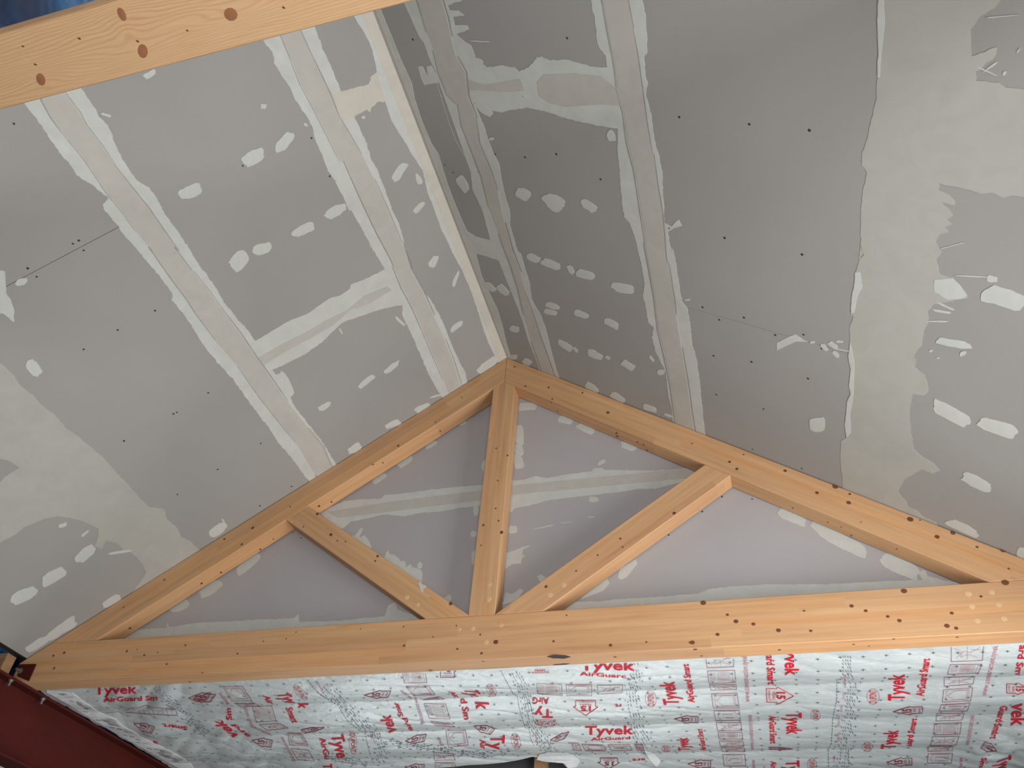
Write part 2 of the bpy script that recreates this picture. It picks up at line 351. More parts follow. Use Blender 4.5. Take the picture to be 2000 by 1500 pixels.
# --- right slope, first seam
strip('R', P('B', (380, -60), (400, 20), (440, 110), (480, 200), (510, 240), (540, 330), (575, 400), (580, 460), (610, 560), (650, 690), (690, 790), (740, 880), (770, 960), (780, 1060), (810, 1120), (840, 1190), (860, 1270), (880, 1340))
      + P('E', (925, 95), (950, 160), (990, 260), (1020, 330), (1060, 440), (1090, 540), (1130, 640), (1150, 700), (1170, 760)),
      P('B', (760, -60), (720, 5), (640, 30), (650, 55), (700, 60), (735, 85), (670, 95), (680, 140), (750, 140), (760, 165), (690, 190), (720, 220), (770, 250), (790, 300), (800, 340), (860, 375), (785, 570), (820, 650), (850, 720), (870, 790), (900, 860), (930, 920), (940, 980), (950, 1040), (970, 1120), (990, 1180), (990, 1260), (1010, 1330), (1030, 1400))
      + P('E', (1050, 60), (1070, 130), (1100, 230), (1110, 310), (1130, 350), (1160, 400), (1190, 480), (1210, 560), (1230, 640), (1250, 710), (1265, 755), (1290, 820)),
      (P('B', (450, -60), (480, 10), (530, 180), (570, 280), (600, 400), (650, 530), (700, 580), (720, 700), (780, 850), (830, 980), (870, 1150), (930, 1300)) + P('E', (950, 0), (1000, 130), (1040, 260), (1070, 400), (1110, 550), (1160, 690), (1180, 760)),
       P('B', (600, -60), (610, 0), (640, 100), (660, 200), (690, 310), (740, 400), (755, 540), (800, 650), (820, 800), (880, 940), (920, 1060), (960, 1240)) + P('E', (1000, 30), (1050, 160), (1080, 270), (1130, 420), (1170, 540), (1210, 650), (1240, 740), (1260, 800))), amp=.003)
slab('joint_compound', 'R', P('B', (475, 370), (500, 370), (530, 430), (525, 370), (550, 365), (600, 460), (575, 462), (510, 475), (490, 430)), M_COMP, ce, .0012, .001)
# --- cross joint right
slab('joint_compound', 'R', P('B', (800, 330), (860, 375), (940, 365), (1010, 375), (1040, 400), (1100, 370), (1140, 320), (1160, 312), (1210, 335), (1290, 330), (1370, 350), (1440, 370), (1500, 375), (1530, 375), (1640, 380), (1660, 725), (1590, 718), (1470, 700), (1380, 680), (1270, 650), (1200, 625), (1090, 600), (1010, 610), (940, 628), (900, 620), (830, 600), (785, 570), (700, 560), (700, 400)), M_COMP, ce, .0014, .004)
slab('joint_tape', 'R', P('B', (1140, 460), (1180, 415), (1350, 410), (1500, 425), (1580, 490), (1640, 590), (1500, 580), (1300, 595), (1200, 570), (1150, 530)), M_TAPE, ce, .0011, .002, .0014, .03)
slab('joint_tape', 'R', P('B', (740, 440), (850, 472), (940, 460), (1050, 440), (1075, 500), (1000, 510), (740, 500)), M_TAPE, ce, .0011, .002, .0014, .03)
# --- right slope, second seam
strip('R', P('B', (1425, -60), (1440, 0), (1460, 100), (1480, 260), (1525, 310), (1530, 375), (1590, 718), (1590, 830), (1600, 950), (1610, 1100), (1625, 1210), (1660, 1245), (1690, 1340), (1710, 1430))
      + P('E', (1695, 0), (1720, 110), (1740, 230), (1730, 290), (1750, 370), (1760, 440), (1790, 470), (1780, 520), (1800, 600), (1830, 660), (1860, 730), (1870, 830), (1890, 920), (1900, 1000), (1920, 1060)),
      P('B', (1715, -60), (1725, 0), (1740, 60), (1750, 170), (1755, 300), (1735, 320), (1740, 380), (1755, 460), (1750, 540), (1780, 650), (1790, 760), (1820, 870), (1840, 980), (1845, 1100), (1850, 1240), (1870, 1300), (1890, 1400))
      + P('G', (40, 30), (55, 100), (75, 220), (90, 320), (120, 360), (140, 470), (150, 570), (175, 660), (190, 760), (200, 870), (210, 970), (220, 1060), (235, 1130)),
      (P('B', (1505, -60), (1510, 0), (1540, 170), (1580, 380), (1590, 490), (1630, 640), (1650, 800), (1690, 950), (1720, 1150), (1750, 1350)) + P('E', (1745, 0), (1770, 130), (1800, 300), (1820, 480), (1860, 640), (1890, 780), (1920, 1000), (1930, 1070)),
       P('B', (1640, -60), (1650, 0), (1680, 150), (1710, 330), (1740, 560), (1760, 700), (1790, 860), (1810, 1020), (1840, 1200), (1860, 1450)) + P('E', (1880, 130), (1910, 330)) + P('G', (60, 400), (90, 580), (120, 760), (150, 980), (170, 1090))))
slab('filler_patch', 'R', P('B', (1840, 1235), (1890, 1265), (1910, 1240), (1930, 1225), (1948, 1260), (1900, 1275), (1870, 1295), (1850, 1290)), M_COMP, ce, .0012, .001)
# --- wide joint on the right slope
slab('joint_compound', 'R', P('C', (1200, -80), (1190, 0), (1180, 60), (1190, 110), (1180, 180), (1188, 300), (1182, 430), (1175, 560), (1150, 650), (1130, 760), (1100, 850), (1095, 920), (1125, 960), (1100, 1080), (1090, 1180), (1090, 1280), (1088, 1370), (1105, 1420), (1078, 1450))
     + P('G', (1090, 0), (1100, 50), (1080, 100), (1060, 160), (1055, 220), (1040, 300), (1035, 390), (1050, 410), (1030, 470), (1028, 560), (1020, 640), (1035, 700), (1025, 800), (1035, 840), (1015, 880), (1010, 940), (1000, 1010), (1010, 1085), (980, 1100), (975, 1190), (980, 1260), (990, 1360), (1000, 1440))
     + P('J', (1100, 60), (1560, 260), (1510, 130), (1440, 100), (1400, 60), (1350, 40)) + P('G', (1340, 1440), (1295, 1385), (1330, 1320), (1430, 1260), (1490, 1285), (1530, 1270), (1490, 1220), (1430, 1190), (1385, 1150), (1370, 1050), (1360, 950), (1370, 870), (1380, 840), (1440, 850), (1470, 830), (1450, 740), (1390, 690), (1400, 640), (1385, 640), (1400, 600), (1430, 570), (1440, 500), (1470, 420), (1460, 380), (1500, 340), (1600, 320), (1690, 305), (1680, 280), (1640, 230), (1600, 190), (1530, 170), (1510, 100), (1540, 50), (1510, 0))
     + P('C', (1512, 1345), (1530, 1310), (1580, 1295), (1560, 1270), (1600, 1250), (1570, 1225), (1605, 1200), (1580, 1170), (1540, 1130), (1610, 1145), (1615, 1130), (1580, 1085), (1525, 1060), (1525, 1020), (1600, 1040), (1700, 1055), (1760, 1080), (1820, 1075), (1880, 1100), (1940, 1085), (2000, 1100), (2200, 1120), (2200, 500), (2000, 495), (1900, 490), (1860, 460), (1735, 450), (1730, 400), (1830, 330), (1850, 265), (1710, 310), (1700, 240), (1700, 160), (1710, 150), (1760, 90), (1830, 50), (1870, 0), (1880, -80)), M_WIDE, ce, .0015, .004)
# edge feathering of fresh filler along that joint
slab('joint_compound', 'R', P('C', (1190, -60), (1185, 110), (1188, 300), (1182, 430), (1196, 430), (1205, 300), (1225, 120), (1215, -60)), M_COMP, ce, .0011, .002, .0015)
slab('joint_compound', 'R', P('G', (1060, 160), (1055, 220), (1040, 300), (1035, 390), (1055, 385), (1070, 300), (1100, 240), (1085, 160)), M_COMP, ce, .0011, .002, .0015)
slab('joint_compound', 'R', P('G', (1030, 560), (1020, 640), (1035, 700), (1025, 800), (1035, 840), (1015, 880), (1010, 940), (1000, 1010), (1010, 1085), (1035, 1060), (1030, 960), (1050, 850), (1055, 700), (1045, 600)), M_COMP, ce, .0011, .002, .0015)
slab('joint_compound', 'R', P('G', (1500, 200), (1600, 195), (1640, 230), (1680, 290), (1670, 305), (1580, 315), (1500, 270)), M_COMP, ce, .0011, .003, .0015)
slab('filler_patch', 'R', P('G', (620, 600), (622, 555), (680, 525), (725, 508), (770, 540), (800, 550), (730, 548), (680, 570)), M_COMP, ce, .0013, .001)
# --- knife strokes over the screws
SP = [('L', 'A', [(1065, 1070, 130, 70, -20), (1415, 877, 130, 75, -35), (1590, 790, 130, 60, -45), (1470, 593, 35, 30, 0), (1870, 1180, 130, 60, -30), (1697, 1280, 130, 55, -25), (1462, 1388, 110, 60, -20), (1333, 1455, 115, 90, -50), (835, 415, 80, 35, -30), (590, 640, 60, 16, 20), (1705, 695, 26, 16, 40)]),
      ('L', 'B', [(372, 958, 125, 50, -55), (480, 1157, 80, 28, -45), (560, 1460, 75, 40, -60), (480, 1000, 60, 26, 70), (170, 655, 22, 14, 0)]),
      ('R', 'B', [(725, 1025, 100, 48, 60), (1062, 1083, 90, 62, 30), (1237, 1128, 125, 75, 35), (1432, 1150, 100, 50, 35), (1120, 1440, 80, 40, 20), (1218, 1474, 110, 48, 20), (1330, 1497, 30, 20, 50), (820, 230, 110, 8, 3), (815, 340, 60, 22, 30), (845, 610, 110, 36, 35), (885, 775, 30, 16, 0), (1555, 760, 60, 40, 70), (790, 590, 40, 10, 60)]),
      ('L', 'E', [(685, 200, 90, 20, -70), (690, 463, 80, 32, -40), (330, 692, 100, 30, -38), (188, 770, 110, 32, -38), (500, 920, 85, 40, -25), (335, 1010, 100, 35, -20), (125, 1145, 75, 45, -30), (868, 675, 150, 45, -35), (375, 435, 70, 16, 45), (45, 490, 40, 12, 60), (585, 850, 90, 10, -15)]),
      ('R', 'E', [(1330, 150, 60, 25, 55), (1410, 175, 105, 48, 20), (1622, 250, 125, 50, 12), (875, 243, 75, 35, 35), (950, 260, 85, 40, 40), (1225, 350, 80, 35, 20), (1215, 385, 75, 30, 15), (1390, 397, 80, 35, 22), (1553, 447, 95, 38, 30), (1015, 480, 50, 35, 20), (1300, 573, 95, 35, 35), (1355, 595, 35, 15, 50), (1463, 623, 95, 40, 28), (1533, 638, 30, 15, 30), (1650, 682, 85, 38, 25), (1083, 665, 50, 40, 30), (1445, 805, 80, 35, 35), (1590, 860, 90, 35, 30), (1768, 920, 80, 30, 20), (1830, 720, 40, 30, 0), (1870, 960, 50, 14, 20), (1780, 645, 40, 14, 50), (1010, 635, 40, 30, 0)]),
      ('L', 'D', [(193, 700, 100, 70, 50), (1810, 910, 80, 32, -30), (1590, 790, 150, 60, 65), (1970, 1150, 60, 30, -35), (120, 215, 70, 34, -20)]),
      ('R', 'G', [(1892, 305, 240, 110, 12), (1595, 950, 250, 75, 30), (1848, 1027, 240, 80, 22), (1735, 1333, 180, 65, 25), (848, 1015, 85, 80, 0), (1600, 555, 190, 46, 10), (1820, 198, 60, 35, 10), (1700, 183, 190, 7, 3), (935, 570, 60, 26, 40), (885, 580, 50, 22, 45), (950, 620, 45, 22, 45), (820, 552, 26, 16, 0), (970, 548, 40, 12, 5), (980, 595, 90, 7, 10), (122, 315, 30, 12, 0), (1560, 350, 110, 9, 25), (1540, 380, 110, 12, 10), (1520, 435, 120, 9, 0), (1660, 615, 40, 22, -30), (1480, 600, 20, 14, 0), (1520, 640, 16, 10, 0)]),
      ('R', 'C', [(1880, 90, 180, 7, -5), (1810, 375, 90, 8, -35), (1800, 400, 120, 9, 25), (1890, 410, 26, 18, -60), (1970, 282, 34, 10, -50), (1600, 1370, 150, 5, -15)]),
      ('L', 'H', [(130, 535, 165, 65, -28), (300, 430, 150, 70, -32), (475, 305, 130, 60, -38), (1215, 170, 110, 50, -35), (1250, 130, 50, 12, 60), (620, 570, 115, 45, -25), (350, 720, 200, 62, -33), (215, 805, 150, 44, -32), (670, 295, 130, 14, -8), (350, 145, 50, 22, -20), (475, 190, 50, 14, -40)]),
      ('R', 'J', [(1655, 160, 200, 46, 25), (1990, 300, 60, 60, 30)])]
for pl, c, lst in SP:
    for a in lst: blob('filler_patch', pl, c, *a, M_COMP, ce, th=.0014+random.random()*.0006, base=.0001)
# --- screw heads
dots('screw_head', 'L', P('A', (78, 690), (407, 1360), (440, 1342), (467, 1397), (155, 1497), (1355, 925), (1738, 770), (1840, 983)) + P('D', (205, 187), (865, 376), (657, 484), (467, 592), (1162, 835), (968, 952), (987, 944), (692, 1103), (1455, 1117), (1215, 1262), (990, 1402), (1450, 1465), (1627, 1357)) + P('B', (480, 888)), .0052, M_SCREW, ce)
dots('screw_head', 'R', P('C', (77, 653), (468, 693), (803, 727), (330, 1327), (762, 1420), (20, 1273)) + P('G', (207, 357), (438, 415), (300, 427), (612, 512), (770, 510), (872, 587), (268, 628), (480, 662), (795, 755), (283, 845), (547, 925), (485, 1150), (760, 1257)) + P('B', (447, 220), (1308, 212), (1248, 860), (1073, 877), (907, 860), (625, 920), (673, 963), (812, 957), (1495, 1000), (1060, 538)), .0052, M_SCREW, ce, off=.001)

# ================================================================== GABLE WALL
zt = ROOF-.001
def gable_poly(x0, x1, z0, z1):     # the part of a rectangle that lies under the roof line
    pts = [(x0, z0), (x1, z0)]
    top = lambda x: ROOF-TAN*abs(x)
    poly = []
    N = 60
    for i in range(N+1):
        x = x0+(x1-x0)*i/N
        if top(x) > z0+.002: poly.append((x, min(z1, top(x))))
    xs = [p[0] for p in poly]
    return [(xs[0], z0), (xs[-1], z0)]+poly[::-1]
gw = prism('wall_gable', gable_poly(-2.86, 2.86, -.02, ROOF-.01), WALL_Y+.014, WALL_Y+.07, M_DARK, kind='structure')
zj = hit(1150, 950, *PL['W']).z
prism('plasterboard_panel', gable_poly(-2.85, 2.85, -.02, zj-.0015), WALL_Y, WALL_Y+.0125, M_GBOARD, gw)
prism('plasterboard_panel', gable_poly(-2.85, 2.85, zj+.0015, ROOF-.004), WALL_Y, WALL_Y+.0125, M_GBOARD, gw)
def ws(pts, mat=None, th=.0014, amp=.004, name='joint_compound', base=0): return slab(name, 'W', pts, mat or M_COMP, gw, th, amp, base)
ws([(625, 1003), (645, 990)] + P('E', (60, 1440), (150, 1430), (270, 1425), (290, 1405), (400, 1395), (550, 1375), (700, 1360), (830, 1350), (1000, 1325), (1060, 1320), (1130, 1300), (1200, 1310), (1300, 1290), (1450, 1272), (1560, 1265), (1800, 1270), (1900, 1262), (2060, 1250))
   + [(1380, 930), (1345, 940)] + P('E', (1900, 1345), (1800, 1370), (1700, 1372), (1600, 1390), (1400, 1410), (1200, 1435), (1090, 1465), (1010, 1480), (1000, 1500)) + P('I', (820, 40), (700, 50), (600, 70), (500, 75), (400, 95), (280, 85), (200, 105), (100, 125), (50, 165), (0, 140)))
ws([(640, 1000), (760, 981), (940, 958), (1010, 948), (1150, 934), (1300, 920), (1372, 914), (1372, 932), (1300, 938), (1150, 953), (1010, 966), (940, 977), (760, 1000), (660, 1012)], M_TAPE, .001, .001, 'joint_tape', .0014)
ws(P('H', (560, 830), (650, 770), (750, 730), (800, 727), (930, 718), (935, 690), (945, 715), (1100, 690), (1250, 685), (1400, 675), (1640, 665), (1665, 640), (1670, 685), (1800, 682), (1900, 680), (2000, 668)) + P('I', (150, 665), (290, 655), (310, 590), (350, 575), (360, 620), (440, 640), (520, 690), (300, 760), (0, 760)) + P('H', (1600, 800), (1000, 850)))
ws(P('I', (1240, 640), (1280, 610), (1310, 580), (1400, 572), (1500, 570), (1600, 558), (1750, 550), (1900, 540)) + P('J', (60, 535), (190, 528), (230, 505), (350, 490), (450, 482), (600, 475), (900, 475), (1100, 465), (1300, 455), (1430, 450), (1440, 420), (1500, 440), (1650, 470), (1900, 560), (800, 600), (0, 640)))
ws(P('Z', (1040, 900), (1080, 920), (1115, 870), (1150, 820), (1185, 830), (1160, 870), (1130, 925), (1150, 935), (1200, 905), (1240, 950), (1260, 1010), (1290, 1060), (1200, 1080)), name='filler_patch')
ws(P('Z', (1430, 1190), (1450, 1170), (1460, 1120), (1490, 1085), (1500, 1140), (1560, 1150), (1620, 1190), (1640, 1230), (1680, 1220), (1700, 1250), (1705, 1300), (1760, 1260), (1780, 1300), (1840, 1310), (1900, 1345), (1905, 1460), (1905, 1520), (1700, 1400), (1600, 1300)), name='filler_patch')
ws(P('Z', (1840, 1290), (1850, 1250), (1880, 1235), (1905, 1255), (1900, 1300), (1870, 1330)), amp=.001, name='filler_patch')
ws(P('I', (950, 300), (970, 298), (1010, 288), (1060, 265), (1105, 258), (1062, 280), (1055, 310), (1075, 318), (1055, 330), (1050, 360), (1000, 362), (970, 385), (940, 400)), amp=.002, name='filler_patch')
ws(P('I', (930, 590), (955, 570), (965, 520), (1000, 530), (1045, 500), (1065, 510), (1040, 550), (990, 580)), amp=.003, name='filler_patch')
ws(P('I', (1140, 430), (1165, 420), (1190, 440), (1160, 470)), amp=.001, name='filler_patch')
ws(P('I', (1590, 440), (1600, 390), (1690, 335), (1700, 360), (1640, 435), (1610, 450)), amp=.001, name='filler_patch')
ws(P('I', (1380, 560), (1400, 535), (1420, 500), (1530, 435), (1545, 470), (1510, 510), (1460, 530)), amp=.002, name='filler_patch')
ws(P('I', (610, 560), (640, 540), (660, 530), (662, 560), (640, 590)), amp=.001, name='filler_patch')
for c, lst in (('E', [(1090, 910, 110, 45, -10), (1300, 985, 85, 45, 10), (1415, 1035, 110, 45, 20), (1650, 1133, 85, 40, 15), (1042, 1075, 110, 55, 85), (1040, 1160, 70, 50, 80), (1035, 1220, 85, 55, 75), (725, 1003, 40, 25, -20), (548, 1125, 70, 28, -30), (400, 1220, 90, 40, -30), (260, 1310, 85, 35, -35), (1480, 1275, 80, 40, -10), (1500, 1222, 50, 20, -30), (850, 1245, 60, 36, 90), (1455, 1430, 60, 30, 0)]),
               ('J', [(700, 100, 180, 58, 25), (970, 225, 350, 78, 30), (1300, 375, 250, 86, 27), (1440, 425, 60, 40, 60)]),
               ('H', [(1385, 355, 170, 60, -42), (1170, 500, 140, 60, -33), (1000, 595, 120, 60, -20)]),
               ('I', [(1005, 170, 50, 46, 0), (785, 195, 34, 34, 0), (800, 65, 60, 30, 90), (788, 330, 80, 24, 90), (1180, 155, 130, 6, -12), (1300, 130, 70, 5, -5), (1440, 100, 40, 8, 0)])):
    for a in lst: blob('filler_patch', 'W', c, *a, M_COMP, gw, th=.0012+random.random()*.0006, base=.0001)
dots('screw_head', 'W', P('G', (315, 1415), (483, 1428), (205, 1498)) + P('Z', (326, 878), (425, 943)) + [(1306, 1045)], .005, M_SCREW, gw)

# ================================================================== ROOF TRUSS
tr = obj('roof_truss', None, label='large glued spruce roof truss with king post and two braces under the ridge', cat='roof truss')
tr.location = (0, 0, -HC)
def timber(name, poly, y0, y1, org, dirx, mat=M_GLU, bev=.003, **k):
    # poly given in world (x, z); local x axis along dirx
    dx = Vector((dirx[0], 0, dirx[1])).normalized(); dz = Vector((-dx.z, 0, dx.x)); dy = Vector((0, 1, 0))
    o = Vector((org[0], 0, org[1]))
    loc = [((Vector((x, 0, z))-o).dot(dx), (Vector((x, 0, z))-o).dot(dz)) for x, z in poly]
    M = Matrix((dx, dy, dz)).transposed().to_4x4(); M.translation = o
    ob = prism(name, loc, y0, y1, mat, None, bev)
    ob.parent = tr; ob.matrix_parent_inverse = Matrix.Translation(tr.location).inverted(); ob.matrix_basis = M
    for a, b in k.items(): ob[a] = b
    return ob
XE = 2.90
def rl(x, z0): return z0-TAN*abs(x)
timb = {}
timb['chord'] = timber('bottom_chord', [(-XE, -HC), (XE, -HC), (XE, rl(XE, H)-.0), ((H)/TAN, 0), (-(H)/TAN, 0), (-XE, rl(XE, H))], 0, D, (0, -HC+.001), (1, 0))
xa = HI/TAN                      # rafter underside meets chord top
g = .0006
timb['rl'] = timber('rafter', [(-g, H), (-g, HI), (-xa, g), (-H/TAN, g)], 0, D, (0, HI), (1, TAN))
timb['rr'] = timber('rafter', [(g, H), (g, HI), (xa, g), (H/TAN, g)], 0, D, (0, HI), (1, -TAN))
k = WK/2
timb['king'] = timber('king_post', [(-k, g), (k, g), (k, HI-TAN*k-g), (0, HI-g), (-k, HI-TAN*k-g)], 0, D, (-k, 0), (0, 1))
def F2(px, py): p = hit(px, py, *PL['F']); return (p.x, p.z)
def brace(u0, u1, l0, l1, sgn):
    U0, U1, L0, L1 = F2(*u0), F2(*u1), F2(*l0), F2(*l1)
    d = Vector((U1[0]-U0[0], U1[1]-U0[1])).normalized(); n = Vector((-d.y, d.x))*1
    wd = abs((Vector(L0)-Vector(U0)).dot(n)); wd2 = abs((Vector(L1)-Vector(U0)).dot(n)); wd = (wd+wd2)/2
    a = Vector(U0); ln = lambda off, z: None
    if (Vector(L0)-a).dot(n) < 0: n = -n
    def at_floor(p): t = (g-p.y)/d.y; return p+d*t
    def at_raft(p):           # on the rafter underside z = HI - TAN|x|
        s = -sgn              # right: x>0
        t = (HI-g-sgn*TAN*p.x-p.y)/(d.y+sgn*TAN*d.x); return p+d*t
    b = a+n*wd
    poly = [at_floor(a), at_raft(a), at_raft(b), at_floor(b)]
    return [tuple(p) for p in poly], (poly[3].x, poly[3].y), ((poly[1]-poly[0]).x, (poly[1]-poly[0]).y)
pr, o_, d_ = brace((969, 1198), (1374, 909), (1050, 1199), (1428, 930), 1)
timb['br'] = timber('brace', pr, 0, D, o_, d_)
pl_, o_, d_ = brace((913, 1199), (604, 990), (834, 1208), (559, 1018), -1)
timb['bl'] = timber('brace', pl_, 0, D, o_, d_)
M_KNOT = flat('dark_knot', lin(108, 68, 38), .5)
M_KNOT2 = flat('brown_knot', lin(146, 98, 68), .5)
def sub(o, par):
    o.parent = par; o.matrix_parent_inverse = (Matrix.Translation(tr.location) @ par.matrix_parent_inverse @ par.matrix_basis).inverted(); return o
def knots(key, pl, pts, r=.0062, mat=None, ang=0, asp=1.15):
    o = dots('knot', pl, pts, r, mat or M_KNOT, None, asp, .0004, ang); return sub(o, timb[key])
def PK(c, *pts):
    return [(P(c, q[:2])[0]+((q[2],) if len(q) > 2 else ())) for q in pts]
knots('chord', 'F', PK('H', (298, 873, 1.2), (358, 857, 1.2), (302, 943, 1.2), (805, 870), (1035, 815), (708, 848), (765, 838, .6), (880, 855, .6), (1325, 862, .8), (1470, 793, .6), (1597, 778, .6), (1652, 742, .6), (930, 920))
      + PK('I', (395, 712, .8), (155, 724, .6), (690, 706, .6), (560, 769, .7), (823, 756, .8), (398, 817, 1.2), (910, 797, 1.7), (695, 836, .8), (830, 860, 1.1), (1305, 648, .7), (1232, 793, .8), (1550, 815, 1.2), (1750, 797, .7), (1995, 800))
      + PK('J', (210, 578, 1.9), (345, 645), (393, 682, 1.5), (290, 755, 1.5), (490, 697, 1.2), (630, 732, 1.7), (150, 800, 1.6), (810, 735), (773, 623, .8), (1038, 596, 1.3), (1117, 623, 1.1), (1330, 512, 2.2), (1305, 678, 1.2), (1240, 655), (1597, 636, 1.3), (1895, 465, 2.1), (1570, 707, 1.5), (1622, 720, 1.2), (1760, 543, .9)))
knots('chord', 'U', PK('I', (545, 955, 1.6), (1575, 880, 1.2), (840, 905, .9)) + PK('J', (165, 838, 1.5), (635, 840, 1.3), (200, 875), (1050, 810, .8), (1135, 820, .8), (1273, 780, .8), (1627, 770, .8)) + PK('H', (1060, 1020), (1130, 968, .9)))
M_STAIN = flat('black_scorch_stain', lin(58, 46, 34), .7)
sub(slab('stain', 'U', P('I', (1190, 878), (1240, 868), (1300, 870), (1330, 880), (1290, 890), (1230, 888)), M_STAIN, None, .0003, .002, 0, .01, False), timb['chord'])
sub(slab('stain', 'U', P('I', (1225, 922), (1280, 917), (1325, 916), (1300, 923), (1240, 926)), M_STAIN, None, .0003, .001, 0, .01, False), timb['chord'])
ar = math.atan(TAN)
knots('rr', 'F', PK('E', (1015, 690), (1075, 798), (1205, 805), (1393, 835, 1.2), (1535, 945, 1.6), (1225, 870), (1218, 890, .8), (1583, 1060), (1587, 1078), (1700, 1110, .8)) + PK('G', (357, 1220, 1.3), (398, 1260, 1.5), (667, 1270, 1.2), (947, 1358, 1.9), (845, 1393, 1.3), (1022, 1448, 1.6), (435, 1180, .8), (1028, 1400, .9), (148, 1118, .7))
      + PK('J', (1020, 20, 1.5), (1365, 112, 2.2), (1515, 210, 1.7), (1603, 188, 1.9), (1738, 267, .9), (1882, 286, 1.6), (1915, 388, .8), (1420, 117, .7), (1090, 128, .6)), ang=-ar)
knots('rr', 'RU', PK('J', (905, 128, .8), (1037, 203), (710, 50, .8), (980, 155, .6), (1290, 278, .7)) + PK('E', (1253, 937), (1735, 1125), (1755, 1155)))
knots('rl', 'F', PK('E', (720, 860, .7), (575, 1000, .8), (365, 1130, 1.4)) + PK('H', (1410, 160, 1.5), (1350, 252, 1.1), (1252, 222, 1.1), (1620, 42, .9), (917, 450, 1.1), (690, 603, .7)), ang=ar)
knots('rl', 'LU', PK('E', (600, 1048, .9), (225, 1235), (280, 1225, .9)) + PK('H', (1125, 470, 1.4), (1233, 408), (725, 720, 1.3), (1453, 280, 1.1), (1850, 15, 1.2), (1780, 38, 1.5), (1525, 222, .7)))
knots('king', 'F', PK('I', (910, 52, .7), (925, 120, .9), (942, 185, 1.5), (840, 145), (828, 258, .7)) + PK('E', (912, 1145, .8), (920, 1325, .9), (908, 1480, .8), (975, 1185, 1.1)), ang=math.pi/2)
knots('bl', 'F', PK('I', (250, 318, 1.3), (237, 345, 1.1), (658, 583, 1.5)) + PK('Z', (790, 903, 1.5), (868, 977, .9), (967, 988, .9), (625, 648, 1.6), (455, 805, .9)), ang=-.8)
knots('br', 'F', PK('I', (1905, 78, 1.4), (1605, 220, 1.1), (1478, 312, .8), (1190, 488, 1.1), (1618, 267, .7), (1358, 400, .8)) + PK('Z', (6, 0, .1)), ang=.7)
# pale glued plugs
M_PLUG = flat('pale_wood_plug', lin(216, 178, 138), .6)
for kk, pts in (('chord', PK('Y', (565, 1215), (400, 1050), (745, 1010), (235, 1060)) + PK('J', (1690, 530), (1820, 520), (1740, 680), (1890, 668), (1710, 600), (1860, 590))), ('king', PK('Y', (605, 510), (600, 690))), ('br', PK('Y', (1510, 520), (1345, 640))), ('bl', PK('I', (500, 490), (415, 548), (475, 590)))):
    o = dots('wood_plug', 'F', pts, .013, M_PLUG, None, 1, .0003); sub(o, timb[kk])
sub(slab('filler_smear', 'F', P('I', (478, 470), (485, 460), (500, 475), (525, 485), (505, 500), (503, 520), (495, 515), (485, 490)), M_COMP, None, .001, .001, 0, .01, False), timb['bl'])

# ================================================================== NEAR PLANK
NBY = -2.519793*S; NBW = .145495*S; NBT = .041105*S
def m_plank():
    t = NT('knotty_pine_board')
    tc = t.t.nodes.new('ShaderNodeTexCoord'); sx = t.t.nodes.new('ShaderNodeSeparateXYZ'); t.l(tc.outputs['Object'], sx.inputs[0])
    X, Y = sx.outputs['X'], sx.outputs['Y']
    f = t.math('MULTIPLY', Y, 1.0)
    mp = t.coord((1.6, 7, 7)); nz = t.noise(mp, 1.0, 3, .5)
    f = t.math('ADD', f, t.math('MULTIPLY', nz, .06))
    for (px, py), A, lx in [(P('A', q)[0], A, lx) for q, A, lx in (((680, 80), .014, .10), ((797, 285), -.018, .11), ((228, 443), .016, .09), ((1288, 80), -.014, .15), ((710, 180), .009, .03), ((1040, 110), .012, .08), ((443, 215), .004, .04))]:
        h = hit(px, py, *PL['B'])
        dx = t.math('DIVIDE', t.math('SUBTRACT', X, h.x), lx); dy = t.math('DIVIDE', t.math('SUBTRACT', Y, h.y-(NBY-NBW/2)), .022)
        r2 = t.math('ADD', t.math('MULTIPLY', dx, dx), t.math('MULTIPLY', dy, dy))
        f = t.math('ADD', f, t.math('MULTIPLY', t.math('EXPONENT', t.math('MULTIPLY', r2, -1)), A))
    s = t.math('SINE', t.math('MULTIPLY', f, 760))
    s = t.math('POWER', t.math('ADD', t.math('MULTIPLY', s, .5), .5), 3)
    fine = t.noise(t.coord((3, 90, 90)), 3, 3)
    s = t.math('MULTIPLY', s, t.math('MULTIPLY', t.noise(t.coord((1, 6, 6)), 1.2, 2), .8))
    c = t.mix(s, t.ramp(fine, [(.3, lin(188, 152, 114)), (.7, lin(198, 163, 124))]), lin(166, 126, 88))
    return t.out(c, .55, 0, .35)
bm = bmesh.new(); box_bm(bm, -2.94, 2.94, -NBW/2, NBW/2, 0, NBT); bmesh.ops.bevel(bm, geom=bm.edges[:], offset=.003, segments=2, affect='EDGES')
pk = obj('timber_plank', mesh_bm(bm), m_plank(), label='pale knotty pine plank crossing overhead at the top left, nearest the camera', cat='plank')
pk.location = (0, NBY-NBW/2, 0)
def pkn(pts, r, mat, asp, ang):
    o = dots('knot', 'B', pts, r, mat, None, asp, .0004, ang); o.parent = pk; o.matrix_parent_inverse = Matrix.Translation(pk.location).inverted()
pkn([P('A', (680, 80))[0], ], .0165, M_KNOT2, .62, 0.3)
pkn([P('A', (797, 285))[0]], .0195, M_KNOT2, .62, .75)
pkn([P('A', (228, 443))[0]], .0195, M_KNOT2, .62, .75)
pkn([P('A', (1288, 80))[0]], .0135, M_KNOT2, 1.2, -.3)
pkn([P('A', (797, 282))[0], P('A', (230, 440))[0], P('A', (682, 82))[0], P('A', (1286, 78))[0]], .005, M_KNOT, .45, .6)
pkn(P('A', (128, 258), (443, 215), (1045, 170), (1583, 42), (198, 360), (768, 230)), .0026, M_KNOT, 1.4, .5)

